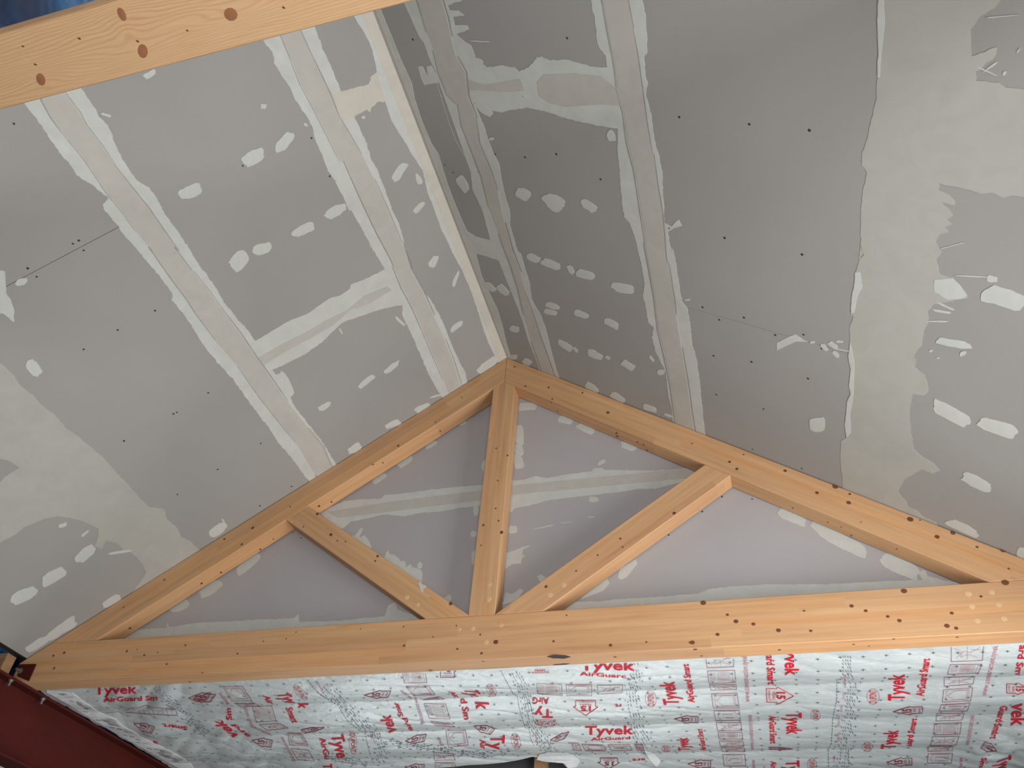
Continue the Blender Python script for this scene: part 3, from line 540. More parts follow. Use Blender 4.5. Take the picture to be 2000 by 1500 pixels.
# ================================================================== STEEL BEAM ON THE LEFT
def m_steel():
    t = NT('red_oxide_paint'); v = t.coord((1, .35, 1)); a = t.noise(v, 9, 6, .65); b = t.noise(v, 60, 3)
    c = t.ramp(a, [(.3, lin(64, 17, 12)), (.62, lin(72, 20, 14)), (.82, lin(82, 28, 21))])
    t.bump(b, .15, .001); return t.out(c, .65, 0, .2)
M_STEEL = m_steel()
XB = -2.875; ZT = -HC-.001; HB = .377; fw = .085; ft = .014
bm = bmesh.new()
prof = [(-fw, 0), (fw, 0), (fw, -ft), (.008, -ft), (.008, -HB+ft), (fw, -HB+ft), (fw, -HB), (-fw, -HB), (-fw, -HB+ft), (-.008, -HB+ft), (-.008, -ft), (-fw, -ft)]
a = [bm.verts.new((x, -5.9, z)) for x, z in prof]; b = [bm.verts.new((x, 2.05, z)) for x, z in prof]
n = len(prof)
for i in range(n): bm.faces.new((a[i], b[i], b[(i+1) % n], a[(i+1) % n]))
bm.faces.new(a); bm.faces.new(b[::-1]); bmesh.ops.recalc_face_normals(bm, faces=bm.faces)
bmesh.ops.bevel(bm, geom=bm.edges[:], offset=.002, segments=1, affect='EDGES')
sb = obj('steel_beam', mesh_bm(bm), M_STEEL, label='dark red painted steel beam carrying the left end of the truss', cat='steel beam'); sb.location = (XB, 0, ZT)
M_ZINC = flat('zinc_bolt', lin(150, 148, 142), .35, .8)
def bolt(loc, axis, par):
    bm = bmesh.new(); q = Vector((0, 0, 1)).rotation_difference(Vector(axis)).to_matrix().to_4x4()
    bmesh.ops.create_cone(bm, cap_ends=True, segments=6, radius1=.013, radius2=.013, depth=.012, matrix=Matrix.Translation((0, 0, .006)))
    bmesh.ops.create_cone(bm, cap_ends=True, segments=16, radius1=.017, radius2=.017, depth=.003, matrix=Matrix.Translation((0, 0, .0015)))
    bmesh.ops.create_cone(bm, cap_ends=True, segments=12, radius1=.0075, radius2=.007, depth=.034, matrix=Matrix.Translation((0, 0, .017)))
    o = obj('bolt', mesh_bm(bm), M_ZINC); M = Matrix.Translation(Vector(loc)) @ q
    o.parent = par; o.matrix_parent_inverse = Matrix.Translation(par.location).inverted(); o.matrix_basis = M
for px, py in ((26, 1330), (92, 1366)):
    h = hit(px, py-2, (0, 0, 1), ZT-ft); bolt((min(h.x, XB+fw-.02), h.y, ZT-ft), (0, 0, -1), sb)
# welded cleat against the chord
cp = [F2(38, 1299), F2(72, 1298), F2(57, 1331), F2(36, 1322)]
bm = bmesh.new(); aa = [bm.verts.new((x, -.010, z)) for x, z in cp]; bb = [bm.verts.new((x, -.002, z)) for x, z in cp]
for i in range(4): bm.faces.new((aa[i], bb[i], bb[(i+1) % 4], aa[(i+1) % 4]))
bm.faces.new(aa); bm.faces.new(bb[::-1])
cl = obj('cleat', mesh_bm(bm), M_STEEL, sb); cl.matrix_parent_inverse = Matrix.Translation(sb.location).inverted()
h = F2(42, 1312); bolt((h[0], -.010, h[1]), (0, -1, 0), sb)

# ================================================================== EAVES: BLUE MEMBRANE, STUB POST
def m_blue():
    t = NT('glossy_blue_membrane'); v = t.coord((3, 3, 3)); a = t.noise(v, 1.1, 3, .5, .8)
    t.bump(a, .45, .03)
    return t.out(t.ramp(a, [(.35, lin(24, 28, 42)), (.5, lin(14, 46, 84)), (.68, lin(30, 84, 126))]), .38, 0, .4)
M_BLUE = m_blue()
def sheet(name, fn, nu, nv, mat, parent=None, **k):
    V = [fn(i/nu, j/nv) for j in range(nv+1) for i in range(nu+1)]
    F = [(j*(nu+1)+i, j*(nu+1)+i+1, (j+1)*(nu+1)+i+1, (j+1)*(nu+1)+i) for j in range(nv) for i in range(nu)]
    o = obj(name, mesh(V, F, smooth=True), mat, parent, **k); md = o.modifiers.new('thickness', 'SOLIDIFY'); md.thickness = .001; return o
def fb(u, v):
    y = -2.83-3.0*u; x = -2.98+2.98*v
    return (x, y, ROOF+.05+TAN*x+.02*noise.noise(Vector((x*4, y*4, 0)))+.015*noise.noise(Vector((x*11, y*5, 2))))
sheet('roof_membrane', fb, 60, 50, M_BLUE, label='crumpled glossy blue roofing membrane above the near plank at top left', cat='membrane')
def fe(u, v):
    y = -5.8+7.7*u; z = -.24+.40*v
    return (-2.985+.008*noise.noise(Vector((y*5, z*9, 0))), y, z)
sheet('eaves_membrane', fe, 120, 6, M_BLUE, label='blue membrane strip behind the stub post above the steel beam', cat='membrane')
M_PINE = m_glulam('sawn_pine', 1.0, .72)
box('stub_post', -2.968, -2.902, -.105, -.035, -HC, -.098, M_PINE, bevel=.002, label='short timber post standing on the red steel beam beside the truss end', cat='post')

# ================================================================== FOIL CEILING BEYOND THE TRUSS
JY = [.105, .485, .962, 1.435, 1.92, 2.4]
def relief(x, y):
    for i in range(len(JY)-1):
        if y < JY[i+1] or i == len(JY)-2: break
    u = min(1, max(0, (y-JY[i])/(JY[i+1]-JY[i])))
    A = (.033 if x > -2.6 else .033*max(.1, (x+2.8)/.2))+.012*noise.noise(Vector((x*1.3, i*5.3, 0)))
    z = -A*math.sin(math.pi*u**1.1)
    z += .007*noise.noise(Vector((x*2.2+y*1.4, y*6, 1.5)))*min(1, 8*u*(1-u))
    wr = 1-abs(noise.noise(Vector((x*2.1+y*3.2, y*9-x*2.5, 4.2))))*2
    z += .0045*max(0, wr)**3
    L = max(0, min(1, (-1.45-x)/.5))
    if x < -2.45: L *= max(0, (x+2.72)/.27)
    if L > 0:
        z += L*.022*noise.noise(Vector(((x+y)*3.2, (x-y)*1.4, 9)))+L*.012*(1-abs(noise.noise(Vector(((x+y)*6, (x-y)*2, 5))))*2)
    dx, dy = x-2.62, y-1.45
    z -= .06*math.exp(-(dx*dx/.05+dy*dy/.05))*(1+.8*noise.noise(Vector((x*9, y*9, 3))))
    return z
FE = [(-3, 1.78), (-2.0, 1.70), (-1.2, 1.60), (-.6, 1.55), (-.237, 1.515), (-.085, 1.464), (-.07, 1.465), (.06, 1.49), (.10, 1.55), (.137, 1.66), (.3, 1.98), (3.2, 1.98)]
def yfar(x):
    for (a, b), (c, d) in zip(FE, FE[1:]):
        if a <= x <= c: return b+(d-b)*(x-a)/(c-a)
    return 1.98
def m_foil():
    t = NT('silver_foil'); v = t.coord((1, 1.6, 1)); a = t.noise(v, 9, 6, .6, 2.0); b = t.noise(v, 3, 3, .5, 1.0)
    t.bump(t.math('ADD', a, b), .42, .010)
    c = t.ramp(a, [(.3, lin(198, 206, 206)), (.7, lin(214, 221, 220))])
    return t.out(c, .40, .3, .5)
M_FOIL = m_foil()
NX, NYF = 560, 170
V = []; GZ = []
for j in range(NYF+1):
    for i in range(NX+1):
        x = -2.795+5.75*i/NX; y = D+.002+(yfar(x)-D-.002)*j/NYF
        GZ.append(relief(x, y)); V.append((x, y, FOIL_Z+GZ[-1]))
def gz(x, y):                     # height of the built foil mesh at a point
    a = (x+2.795)/5.75*NX; b = (y-D-.002)/(yfar(x)-D-.002)*NYF
    i = max(0, min(NX-1, int(a))); j = max(0, min(NYF-1, int(b))); a = max(0, min(1, a-i)); b = max(0, min(1, b-j)); k_ = j*(NX+1)+i
    return (GZ[k_]*(1-a)+GZ[k_+1]*a)*(1-b)+(GZ[k_+NX+1]*(1-a)+GZ[k_+NX+2]*a)*b
F = [(j*(NX+1)+i, (j+1)*(NX+1)+i, (j+1)*(NX+1)+i+1, j*(NX+1)+i+1) for j in range(NYF) for i in range(NX)]
foil = obj('foil_membrane', mesh(V, F, smooth=True), M_FOIL, label='crumpled silver foil vapour barrier with red print hung beyond the truss', cat='membrane')
def onfoil(px, py, off=.0028):
    q = ray(px, py); z = FOIL_Z
    for _ in range(12):
        p = CAM_LOC+q*((z-CAM_LOC.z)/q.z)
        z = z*.4+.6*(FOIL_Z+gz(p.x, p.y)-off)
    return p
def inkm(name, c): return flat(name, c, .55, 0, .3)
M_RED = inkm('red_print', lin(196, 22, 44)); M_PINK = inkm('faint_red_print', lin(186, 120, 130)); M_OUT = inkm('maroon_print', lin(140, 40, 66)); M_GREY = inkm('grey_print', lin(92, 104, 116))
M_BLK = inkm('dark_print', lin(60, 62, 66))
TXT = {}
def glyphs(s, bold=0):
    k_ = (s, bold)
    if k_ in TXT: return TXT[k_]
    c = bpy.data.curves.new('t', 'FONT'); c.body = s; c.size = 1; c.offset = bold; c.resolution_u = 2; c.fill_mode = 'FRONT'
    o = bpy.data.objects.new('t', c); COL.objects.link(o)
    dg = bpy.context.evaluated_depsgraph_get(); me = bpy.data.meshes.new_from_object(o.evaluated_get(dg))
    bm = bmesh.new(); bm.from_mesh(me); bmesh.ops.triangulate(bm, faces=bm.faces)
    es = [e for e in bm.edges if e.calc_length() > .13]
    if es: bmesh.ops.subdivide_edges(bm, edges=es, cuts=3); bmesh.ops.triangulate(bm, faces=bm.faces)
    bm.verts.ensure_lookup_table()
    V = [(v.co.x, v.co.y) for v in bm.verts]; F = [tuple(v.index for v in f.verts) for f in bm.faces]
    bm.free(); COL.objects.unlink(o); bpy.data.objects.remove(o); bpy.data.curves.remove(c)
    x0 = min(v[0] for v in V); x1 = max(v[0] for v in V)
    TXT[k_] = ([((x-x0)/(x1-x0), y/.69) for x, y in V], F); return TXT[k_]
def emit(name, V, F, mat, kind=None):
    if not V: return
    me = mesh(V, F); o = obj(name, me, mat, foil, kind=kind); return o
def okpt(p): return p.y > D+.003 and p.y < 1.97
def T(s, r, u0, v0, u1, v1, ux, uy, mat=None, bold=.022, name='printed_word'):
    (x0, y0), (x1, y1) = P(r, (u0, v0), (u1, v1)); k_ = CR[r][2]; ux *= k_; uy *= k_
    G, F = glyphs(s, bold)
    V = [onfoil(x0+a*(x1-x0)+b*ux, y0+a*(y1-y0)+b*uy) for a, b in G]
    F = [f for f in F if all(okpt(V[i]) for i in f)]
    if F: emit(name, V, F, mat or M_RED)
def ribbon(pts, wd, V, F, close=False):
    n = len(pts); rng = range(n if close else n-1)
    for i in rng:
        a = Vector(pts[i]); b = Vector(pts[(i+1) % n]); d = b-a; L = d.length
        if L < .05: continue
        nn = Vector((-d.y, d.x))/L*wd/2; k_ = max(1, int(L/4)); d2 = d/L*wd*.4; a = a-d2*.5; d = d+d2
        for j in range(k_):
            p, q = a+d*j/k_, a+d*(j+1)/k_
            W4 = [onfoil(*t) for t in (p-nn, q-nn, q+nn, p+nn)]
            if all(okpt(t) for t in W4): m = len(V); V += W4; F.append((m, m+1, m+2, m+3))
def house(r, cx, cy, tx, ty, sx, sy, name='printed_badge'):
    (x, y), k_ = P(r, (cx, cy))[0], CR[r][2]; tx *= k_; ty *= k_; sx *= k_; sy *= k_
    m = lambda a, b: (x+a*sx+b*tx, y+a*sy+b*ty)
    V, F = [], []
    ribbon([m(*q) for q in ((-.8, -1), (.8, -1), (.8, -.25), (1, -.15), (0, 1), (-1, -.15), (-.8, -.25))], 1.15, V, F, True)
    for s, b, h_, w_, bd in (('15', -.25, .62, .42, .03), ('YEARS', -.58, .22, .5, 0), ('WARRANTY', -.88, .17, .62, 0)):
        G, FF = glyphs(s, bd); i0 = len(V)
        V += [onfoil(*m(-w_+2*w_*a, b+h_*c)) for a, c in G]
        F += [tuple(i+i0 for i in f) for f in FF if all(okpt(V[i+i0]) for i in f)]
    emit(name, V, F, M_OUT if abs(tx*sy-ty*sx) < 260 else M_RED)
def pict(r, a, b, c, d, kind):
    q = [Vector(t) for t in P(r, a, b, c, d)]
    m = lambda u, v: tuple(q[0]*(1-u)*(1-v)+q[1]*u*(1-v)+q[2]*u*v+q[3]*(1-u)*v)
    V, F = [], []; ribbon([m(0, 0), m(1, 0), m(1, 1), m(0, 1)], .75, V, F, True); emit('printed_panel', V, F, M_OUT)
    V, F = [], []; lw = .55
    L = lambda *p: ribbon([m(*t) for t in p], lw, V, F)
    if kind == 'h':
        L((.1, .12), (.9, .12), (.9, .88), (.1, .88), (.1, .12)); L((.8, .15), (.4, .15), (.15, .5), (.4, .85), (.8, .85)); L((.84, .12), (.84, .88))
    elif kind == 't':
        for e in (.08, .14, .2, .26): L((e, .12), (e, .8))
        for e in (.36, .74, .8, .9): L((e, .08), (e, .92))
        for e in range(7): L((.4, .12+e*.12), (.7, .12+e*.12))
    elif kind == 'i':
        L((.3, .35), (.75, .35)); L((.3, .42), (.75, .42)); L((.12, .1), (.88, .1)); L((.2, .15), (.12, .5), (.2, .85)); L((.8, .15), (.88, .5), (.8, .85)); L((.3, .72), (.36, .72)); L((.42, .72), (.75, .72)); L((.42, .76), (.75, .76))
    else:
        L((.1, .2), (.35, .45), (.3, .75), (.55, .6), (.85, .8)); L((.15, .8), (.4, .4), (.6, .5), (.9, .2)); L((.5, .1), (.52, .9)); L((.6, .3), (.9, .35))
    emit('printed_drawing', V, F, M_PINK)
def oval(r, u0, v0, u1, v1, ux, uy):
    T('DUPONT', r, u0, v0, u1, v1, ux, uy, M_OUT if False else M_RED, 0)
    (x0, y0), (x1, y1) = P(r, (u0, v0), (u1, v1)); k_ = CR[r][2]; ux *= k_; uy *= k_
    cx, cy = (x0+x1)/2+ux/2, (y0+y1)/2+uy/2; V, F = [], []
    pts = [(cx+math.cos(t)*(x1-x0)*.62+math.sin(t)*ux*.85, cy+math.cos(t)*(y1-y0)*.62+math.sin(t)*uy*.85) for t in [i*math.pi/9 for i in range(18)]]
    ribbon(pts, .5, V, F, True); emit('printed_oval', V, F, M_OUT)
W1 = 'www.construction.tyvek'
TY = [
 ('Tyvek', 'r1', 560, 178, 1120, 160, 0, -110), ('AirGuard Sm', 'r1', 680, 275, 1380, 250, 0, -58), ('Smart', 'r1', 1770, 600, 1460, 560, 0, 45), ('E', 'r1', 1330, 830, 1390, 850, 0, -50),
 ('Air', 'r2', 1015, 375, 1120, 510, 95, 0), ('Tyv', 'r2', 1210, 350, 1390, 500, 190, -15), ('k', 'r2', 1555, 490, 1560, 570, 150, 5), ('Smart', 'r2', 1365, 560, 1470, 790, 100, -10), ('vek', 'r2', 690, 1000, 400, 740, -165, 10), ('Sm', 'r2', 565, 745, 545, 565, -85, 0), ('ard', 'r2', 850, 990, 620, 810, -80, 10), ('AirGu', 'r2', 1875, 1010, 1960, 1335, 85, -5),
 ('Tyve', 'r3', 195, 1020, 290, 1360, 180, -10), ('vek', 'r3', 1165, 985, 1065, 720, -170, 10), ('Smar', 'r3', 1260, 745, 1175, 540, -75, 5), ('ard', 'r3', 1400, 955, 1310, 770, -75, 5), ('Ty', 'r3', 80, 1440, 90, 1580, 130, 0),
 ('Ty', 'r4', 320, 405, 400, 500, 200, 15), ('k', 'r4', 485, 580, 505, 685, 190, 10), ('Air', 'r4', 110, 440, 215, 525, 70, -5), ('d Sm', 'r4', 275, 535, 335, 830, 90, -5), ('AirG', 'r4', 1515, 525, 1285, 520, 0, 85), ('Ty', 'r4', 1570, 690, 1310, 680, 0, 115), ('Ty', 'r4', 705, 1045, 690, 1245, 195, 0), ('Air', 'r4', 545, 1105, 565, 1240, 80, 0), ('YEARS', 'r4', 1310, 155, 1470, 155, 0, -28), ('WARRANTY', 'r4', 1270, 180, 1500, 182, 0, -16),
 ('Tyvek', 'r5', 225, 192, 960, 200, 0, -120), ('AirGuarc', 'r5', 220, 268, 840, 305, 0, -45), ('rt', 'r5', 775, 652, 690, 652, 0, 45), ('Tyvek', 'r5', 1545, 662, 1475, 352, -200, 0), ('AirGuard Smart', 'r5', 1755, 630, 1670, 118, -90, 0), ('Tyvek', 'r5', 290, 1058, 940, 1050, 0, -110), ('AirGuard', 'r5', 370, 1137, 895, 1118, 0, -36), ('art', 'r5', 1095, 1375, 920, 1380, 0, 34), ('Tyvek', 'r5', 1690, 1272, 1655, 1100, -150, 0),
 ('AirGuard Smart', 'r6', 260, 1280, 205, 1005, -75, 0), ('uard Smart', 'r6', 1020, 30, 1045, 440, 100, 0), ('yvek', 'r6', 1255, 0, 1270, 325, 170, 0), ('AirGuard Smart', 'r6', 1060, 840, 1075, 1190, 85, 0), ('Tyvek', 'r6', 1280, 800, 1285, 1072, 190, 0), ('Tyvek', 'r6', 1275, 1410, 1290, 1720, 165, -5), ('AirG', 'r6', 1080, 1415, 1085, 1560, 72, 0),
 ('Tyvek', 'r7', 1118, 712, 1120, 405, -185, 0), ('AirGuard Smart', 'r7', 1345, 660, 1420, 220, -92, 0), ('Tyvek', 'r7', 1010, 1278, 1050, 1060, -165, 0), ('uard Smart', 'r7', 1200, 1242, 1268, 920, -72, 0),
 ('ard Sm', 'r8', 1275, 62, 1215, 410, 80, 0), ('Guard Smart', 'r8', 1050, 775, 920, 1160, 85, 0), ('vek', 'r8', 1180, 745, 1170, 1010, 175, 0), ('Smart', 'r8', 830, 1380, 760, 1600, 60, 0), ('Tyvek', 'r8', 1010, 1400, 1000, 1620, 160, -50)]
for a in TY: T(*a)
for a in [('iction.tyvek', 'r2', 740, 560, 850, 860, 58, -10), ('construction', 'r2', 850, 850, 1130, 975, 30, -40), ('building', 'r2', 365, 350, 500, 520, 45, -25), (W1, 'r2', 1290, 1000, 1490, 1370, 55, -10),
          ('nstruc', 'r3', 1210, 380, 1370, 500, 45, -25), (W1, 'r3', 1410, 470, 1530, 860, 62, -8), ('tyvek', 'r3', 1760, 1060, 1800, 1190, 60, 0), (W1, 'r6', 815, 662, 775, 60, -72, 0), (W1, 'r6', 868, 1272, 838, 825, -58, 0), ('www', 'r6', 890, 1560, 880, 1395, -58, 0),
          (W1, 'r8', 880, 655, 1020, 70, -68, 0), (W1, 'r8', 680, 1235, 745, 880, -62, 0), ('www', 'r8', 600, 1560, 610, 1375, -60, 0)]: T(*a, mat=M_PINK, bold=0)
for v0, v1, u in ((535, 410, 430), (690, 625, 420), (840, 770, 395), (1020, 895, 362), (1200, 1095, 350), (1430, 1355, 308)): T('Overlap', 'r7', u, v0, u, v1, -28, 0, mat=M_PINK, bold=0)
T('Overlap', 'r2', 1830, 190, 1920, 320, 32, -12, mat=M_PINK, bold=0); T('Overlap', 'r4', 1320, 1020, 1330, 1140, 40, 0, mat=M_PINK, bold=0); T('Overlap', 'r3', 770, 995, 790, 1080, 32, 0, mat=M_PINK, bold=0)
for a in [('r2', 1490, 250, 1620, 430, 75, -10), ('r3', 478, 1000, 495, 1270, 68, 0), ('r4', 648, 355, 700, 490, 75, -5), ('r4', 1600, 850, 1350, 842, 0, 55), ('r4', 1000, 1040, 1035, 1225, 72, -5), ('r5', 1215, 670, 1205, 492, -85, 0), ('r5', 1410, 1280, 1405, 1212, -70, 0),
          ('r6', 1612, 775, 1620, 885, 70, 0), ('r6', 1570, 1395, 1575, 1520, 68, 0), ('r7', 795, 738, 795, 592, -85, 0), ('r7', 720, 1300, 725, 1212, -72, 0)]: oval(*a)
for a in [('r1', 1200, 600, -125, -45, 30, -52), ('r1', 1920, 215, -130, 10, 40, -60), ('r2', 130, 415, -150, 0, 50, -70), ('r2', 1010, 1075, -150, -25, 15, -65), ('r2', 1790, 885, 165, -30, 30, 32), ('r3', 870, 430, -185, 8, 25, -58), ('r3', 1435, 1085, -145, 25, 20, -68), ('r3', 1420, 1500, -140, 0, 10, -60),
          ('r4', 600, 955, -130, -40, 45, -52), ('r4', 1650, 1080, -115, 35, 40, -60), ('r4', 100, 130, 0, -110, 120, 0), ('r5', 300, 705, 0, 100, -165, 0), ('r5', 1640, 855, -158, -5, 0, -52), ('r5', 610, 1440, 0, 72, -142, 0), ('r6', 1200, 580, 172, 5, 5, 108), ('r6', 1210, 1256, 150, 5, 0, 16), ('r6', 170, 1452, -145, 0, 0, -55),
          ('r7', 1160, 832, -172, 12, 0, -48), ('r7', 1060, 1432, -148, 5, 0, -52), ('r8', 1265, 575, 145, 5, 0, 68), ('r8', 920, 1268, 80, 35, -30, 48)]: house(*a)
for a in [('r2', (430, 240), (720, 235), (860, 455), (560, 460), 'h'), ('r2', (600, 495), (910, 495), (990, 540), (720, 545), 'x'), ('r2', (870, 540), (1160, 530), (1225, 755), (930, 775), 't'), ('r2', (975, 815), (1260, 790), (1410, 865), (1100, 900), 'x'), ('r2', (1400, 940), (1610, 940), (1705, 1125), (1430, 1115), 'h'), ('r2', (1450, 1170), (1710, 1195), (1800, 1360), (1550, 1340), 'x'),
          ('r3', (1240, 90), (1575, 90), (1605, 250), (1275, 260), 't'), ('r3', (1295, 305), (1630, 305), (1725, 430), (1410, 445), 'h'), ('r3', (1540, 500), (1780, 460), (1860, 495), (1560, 505), 'x'), ('r3', (1560, 560), (1875, 565), (1945, 785), (1640, 775), 't'), ('r3', (1660, 820), (1950, 850), (2010, 900), (1740, 880), 'x'), ('r3', (1705, 1280), (1980, 1290), (2020, 1385), (1715, 1390), 'x'), ('r3', (1720, 1420), (2000, 1420), (2060, 1540), (1740, 1540), 'h'),
          ('r4', (75, 985), (350, 980), (390, 1180), (115, 1215), 'h'), ('r4', (1345, 325), (1690, 335), (1700, 495), (1360, 465), 't'),
          ('r5', (40, 395), (380, 390), (380, 540), (50, 540), 'h'), ('r5', (455, 400), (795, 395), (785, 500), (460, 520), 'x'), ('r5', (250, 1185), (530, 1195), (570, 1275), (300, 1275), 'h'), ('r5', (600, 1190), (880, 1190), (920, 1265), (645, 1275), 'x'), ('r5', (950, 1180), (1060, 1190), (1080, 1270), (985, 1265), 't'), ('r5', (110, 1170), (200, 1170), (245, 1270), (150, 1265), 'x'),
          ('r6', (245, 60), (605, 50), (610, 212), (270, 225), 'x'), ('r6', (275, 265), (622, 258), (635, 412), (295, 428), 't'), ('r6', (302, 445), (640, 440), (645, 500), (318, 512), 'x'), ('r6', (325, 560), (650, 548), (678, 738), (350, 738), 'h'), ('r6', (355, 770), (680, 768), (692, 895), (378, 898), 'i'), ('r6', (385, 925), (700, 925), (710, 1025), (405, 1028), 'x'), ('r6', (408, 1050), (715, 1048), (720, 1135), (425, 1135), 't'), ('r6', (425, 1160), (725, 1160), (735, 1225), (440, 1225), 'x'), ('r6', (450, 1240), (740, 1240), (745, 1295), (462, 1295), 'x'), ('r6', (468, 1330), (748, 1325), (762, 1475), (488, 1478), 'i'),
          ('r8', (470, 60), (850, 50), (835, 242), (470, 255), 'x'), ('r8', (460, 290), (830, 285), (785, 390), (425, 405), 't'), ('r8', (390, 440), (745, 430), (725, 518), (385, 543), 'x'), ('r8', (380, 585), (720, 562), (698, 715), (365, 730), 'h'), ('r8', (355, 760), (690, 740), (655, 835), (325, 835), 'i'), ('r8', (298, 865), (620, 860), (595, 940), (290, 950), 'x'), ('r8', (272, 985), (588, 970), (570, 1105), (262, 1112), 't'), ('r8', (250, 1135), (560, 1130), (525, 1235), (225, 1240), 'x'), ('r8', (200, 1250), (492, 1250), (485, 1300), (195, 1305), 'x'), ('r8', (198, 1335), (485, 1330), (470, 1445), (188, 1445), 'i')]: pict(*a)
V, F = [], []
ribbon(P('r1', (960, 385), (1060, 350), (1130, 355), (1220, 320), (1330, 345), (1600, 372)), .6, V, F); ribbon(P('r1', (970, 410), (1200, 430), (1650, 452)), .9, V, F)
ribbon(P('r1', (700, 420), (880, 400), (930, 430)), .5, V, F)
for e in range(1130, 1650, 60): ribbon(P('r1', (e, 355), (e+30, 425)), .5, V, F)
emit('printed_drawing', V, F, M_OUT)
# dashed cutting lines
V, F = [], []
def dashed(pts, dash=7, gap=4, wd=1.0):
    acc = 0
    for a, b in zip(pts, pts[1:]):
        a = Vector(a); b = Vector(b); L = (b-a).length; t = 0
        while t < L:
            e = min(L, t+dash); p, q = a+(b-a)*t/L, a+(b-a)*e/L; ribbon([tuple(p), tuple(q)], wd, V, F); t += dash+gap
dashed(P('r4', (840, 145), (930, 310), (1010, 460), (1075, 500), (1095, 640), (1140, 800), (1180, 940), (1240, 960), (1265, 1110), (1310, 1190)), 3, 2, .8)
dashed(P('r7', (330, 460), (327, 700), (280, 930), (265, 1210), (225, 1290), (232, 1500)), 3.4, 2.4, .9); dashed(P('r7', (465, 1300), (470, 1500)), 3.2, 2.4, .9)
dashed(P('r3', (0, 395), (200, 530), (290, 570), (380, 720), (450, 820), (600, 940), (700, 990), (730, 1150), (780, 1330), (820, 1430)), 3.4, 2.6, .8)
dashed(P('r2', (1700, 145), (1800, 270), (1900, 370), (2000, 430)), 4, 3, .8)
emit('cut_line', V, F, M_BLK, 'stuff')
# small grey print in the lap bands
V, F = [], []
def band(pts, wd, step=4.6, dl=5.2, dirv=(.42, .9), th=1.0, rows=5):
    dv = Vector(dirv).normalized(); carry = 0; kx = 0
    for a, b in zip(pts, pts[1:]):
        a = Vector(a); b = Vector(b); L = (b-a).length; d = (b-a)/L; nn = Vector((-d.y, d.x)); t = 0
        while t < L:
            kx += 1
            for r_ in range(rows):
                if random.random() < .25: continue
                o = ((r_+.5)/rows-.5+(.1 if kx % 2 else -.1))*wd
                p = a+d*t+nn*(o+random.uniform(-.8, .8)); l_ = dl*random.uniform(.6, 1.1)
                ribbon([tuple(p), tuple(p+dv*l_)], th*random.uniform(.6, 1.2), V, F)
            t += step*1.45
band(P('r5', (930, 110), (960, 300), (900, 450), (910, 600), (950, 800), (960, 950), (1060, 1100), (1150, 1250)), 28)
band(P('r7', (440, 190), (440, 400), (500, 500), (490, 700), (460, 900), (420, 1150), (400, 1480)), 24)
band(P('r4', (1040, 160), (1150, 350), (1180, 500), (1220, 700), (1260, 850), (1420, 1100), (1540, 1280)), 22)
band(P('r3', (100, 300), (300, 480), (500, 680), (650, 870), (850, 1000), (900, 1200), (950, 1400)), 22, dirv=(.6, .75))
band(P('r4', (0, 1250), (300, 1290), (600, 1320), (950, 1270)), 12, dirv=(1, .1), rows=3)
band(P('r3', (1000, 1110), (1200, 1170), (1500, 1190), (1850, 1240)), 13, dirv=(1, -.05), rows=3)
band(P('r3', (150, 1360), (400, 1400), (700, 1440)), 12, dirv=(1, .2), rows=3)
band(P('r1', (1330, 100), (1600, 320), (1800, 500), (2000, 680)), 18, dirv=(.8, .6), rows=4)
emit('lap_print', V, F, M_GREY, 'stuff')
# registration crosses every 100 mm
V, F = [], []
for i in range(-27, 29):
    for j in range(0, 19):
        x = i*.1+.03+(.05 if False else 0); y = .165+j*.098
        if x < -2.55 or y > yfar(x)-.04: continue
        z = FOIL_Z+gz(x, y)-.003; s = .0095; t = .0016
        for a, b in ((s, t), (t, s)):
            m = len(V); V += [Vector((x-a, y-b, z)), Vector((x+a, y-b, z)), Vector((x+a, y+b, z)), Vector((x-a, y+b, z))]; F.append((m, m+1, m+2, m+3))
emit('registration_cross', V, F, M_GREY, 'stuff')
# white lap strip along the beam, white tape flaps
M_WHITE = flat('white_fleece', lin(234, 236, 238), .7)
def patch(name, pts, mat, off, droop=0):
    pts2 = [Vector(p) for p in pts]; out = []
    for a, b in zip(pts2, pts2[1:]+pts2[:1]):
        k_ = max(1, int((b-a).length/5)); out += [a+(b-a)*i/k_ for i in range(k_)]
    W = [onfoil(p.x+noise.noise(Vector((p.x*.2, p.y*.2, 0)))*1.5, p.y+noise.noise(Vector((p.x*.3, p.y*.3, 5)))*1.2, off) for p in out]
    tri = geometry.tessellate_polygon([[Vector((p.x, p.y, 0)) for p in W]]); n = len(W)
    V = W+[p+Vector((0, 0, .0015)) for p in W]
    return obj(name, mesh(V, [tuple(t) for t in tri]+[(i, (i+1) % n, n+(i+1) % n, n+i) for i in range(n)]), mat, foil)
patch('white_lap_strip', P('r1', (-60, 120), (150, 145), (280, 160), (330, 200), (420, 270), (560, 360), (620, 410), (740, 460), (840, 500), (950, 600), (1060, 650), (1150, 720), (1320, 800), (1480, 880), (1620, 950), (1740, 1020), (1830, 1100), (1900, 1200), (1780, 1200), (1650, 1133), (1000, 770), (500, 480), (110, 240), (-60, 150)), M_WHITE, .0035)
V, F = [], []
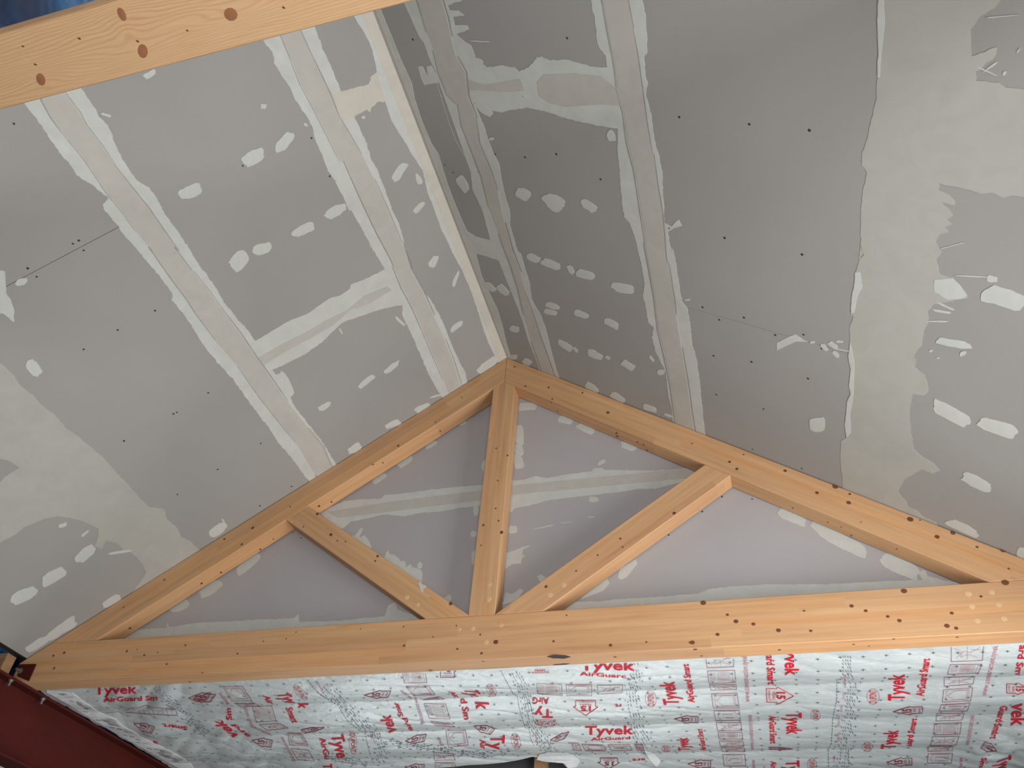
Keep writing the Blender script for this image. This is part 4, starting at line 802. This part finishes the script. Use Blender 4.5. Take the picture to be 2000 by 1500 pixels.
for q in [(180, 180), (130, 180), (265, 265), (370, 305), (440, 400), (545, 430), (610, 512), (710, 530), (790, 610), (885, 630), (960, 710), (1050, 725), (1130, 800), (1215, 812), (1280, 885), (1370, 893), (1440, 970), (1520, 985), (1600, 1050), (1660, 1060), (450, 365), (800, 575), (1130, 765), (1440, 910)]:
    p = P('r1', q)[0]; W_ = []
    for i in range(3):
        ribbon([(p[0]-4+i*3, p[1]+.4*i-.6), (p[0]-2+i*3, p[1]+.6*i)], .9, W_, F) if False else None
    for i in range(3):
        a = (p[0]-4+i*3.2, p[1]-.8+i*.7); b = (a[0]+2.2, a[1]+.6)
        m = len(V); nn = Vector((-(b[1]-a[1]), b[0]-a[0])).normalized()*.5
        V += [onfoil(a[0]-nn.x, a[1]-nn.y, .0045), onfoil(b[0]-nn.x, b[1]-nn.y, .0045), onfoil(b[0]+nn.x, b[1]+nn.y, .0045), onfoil(a[0]+nn.x, a[1]+nn.y, .0045)]; F.append((m, m+1, m+2, m+3))
emit('lap_print', V, F, M_GREY, 'stuff')
patch('tape_flap', P('r4', (1345, 1385), (1380, 1310), (1500, 1285), (1740, 1290), (1857, 1320), (1950, 1400), (1900, 1490), (1780, 1500), (1740, 1440), (1600, 1425), (1450, 1410)), M_WHITE, .006)
patch('tape_flap', P('r5', (1085, 1280), (1150, 1290), (1215, 1320), (1290, 1400), (1285, 1440), (1240, 1485), (1190, 1440), (1150, 1390), (1110, 1330)), M_WHITE, .006)

# ================================================================== ROOM SHELL
M_PINE2 = m_glulam('planed_pine', 1.0, .95)
M_INS = m_board('grey_insulation_board', lin(74, 75, 76), lin(88, 89, 90))
M_FLOOR = m_board('concrete_floor', lin(98, 96, 93), lin(112, 110, 106))
M_WALL = m_board('unpainted_board_wall', lin(78, 76, 74), lin(90, 88, 85))

h = hit(1056, 1492, (0, 1, 0), 2.0)
box('wall_stud', h.x-.045, h.x+.045, 1.99, 2.055, -3.4, .5, M_PINE2, bevel=.002, label='sawn timber stud standing against the dark wall below the foil edge', cat='stud')
box('floor', -3.1, 3.1, -6.1, 2.2, -3.5, -3.4, M_FLOOR, kind='structure')
box('wall_left', -3.04, -2.96, -6.0, 2.06, -3.4, -.64, M_WALL, kind='structure')
def wall_open(name, x0, x1, y0, y1, z0, z1, holes, axis, mat=None):
    bm = bmesh.new()
    # cut a wall into slabs round its openings (holes along the long axis)
    lo, hi = (y0, y1) if axis == 'y' else (x0, x1); cur = lo
    def bx(a, b, c, d):
        if axis == 'y': box_bm(bm, x0, x1, a, b, c, d)
        else: box_bm(bm, a, b, y0, y1, c, d)
    for a, b, c, d in holes:
        bx(cur, a, z0, z1)
        if c > z0: bx(a, b, z0, c)
        if d < z1: bx(a, b, d, z1)
        cur = b
    bx(cur, hi, z0, z1); return obj(name, mesh_bm(bm), mat or M_WALL, kind='structure')
wall_open('wall_right', 2.96, 3.04, -6.0, 2.06, -3.4, -.02, [(-2.3, -.2, -3.0, -.9), (.45, 1.85, -2.81, -.6)], 'y')
wall_open('wall_far', -3.0, 3.05, 2.06, 2.14, -3.4, .62, [(-2.25, 1.05, -3.0, -1.4)], 'x', M_INS)
wall_open('wall_back', -3.0, 3.0, -6.05, -5.97, -3.4, 2.2, [(.55, 2.92, -3.3, -1.3)], 'x')
def rb(x): return ROOF+.11-TAN*abs(x)
obj('roof_backing', mesh([(-3.1, -6.05, rb(3.1)), (0, -6.05, rb(0)), (3.1, -6.05, rb(3.1)), (3.1, 2.2, rb(3.1)), (0, 2.2, rb(0)), (-3.1, 2.2, rb(3.1))], [(0, 1, 4, 5), (1, 2, 3, 4)]), M_DARK, kind='structure')
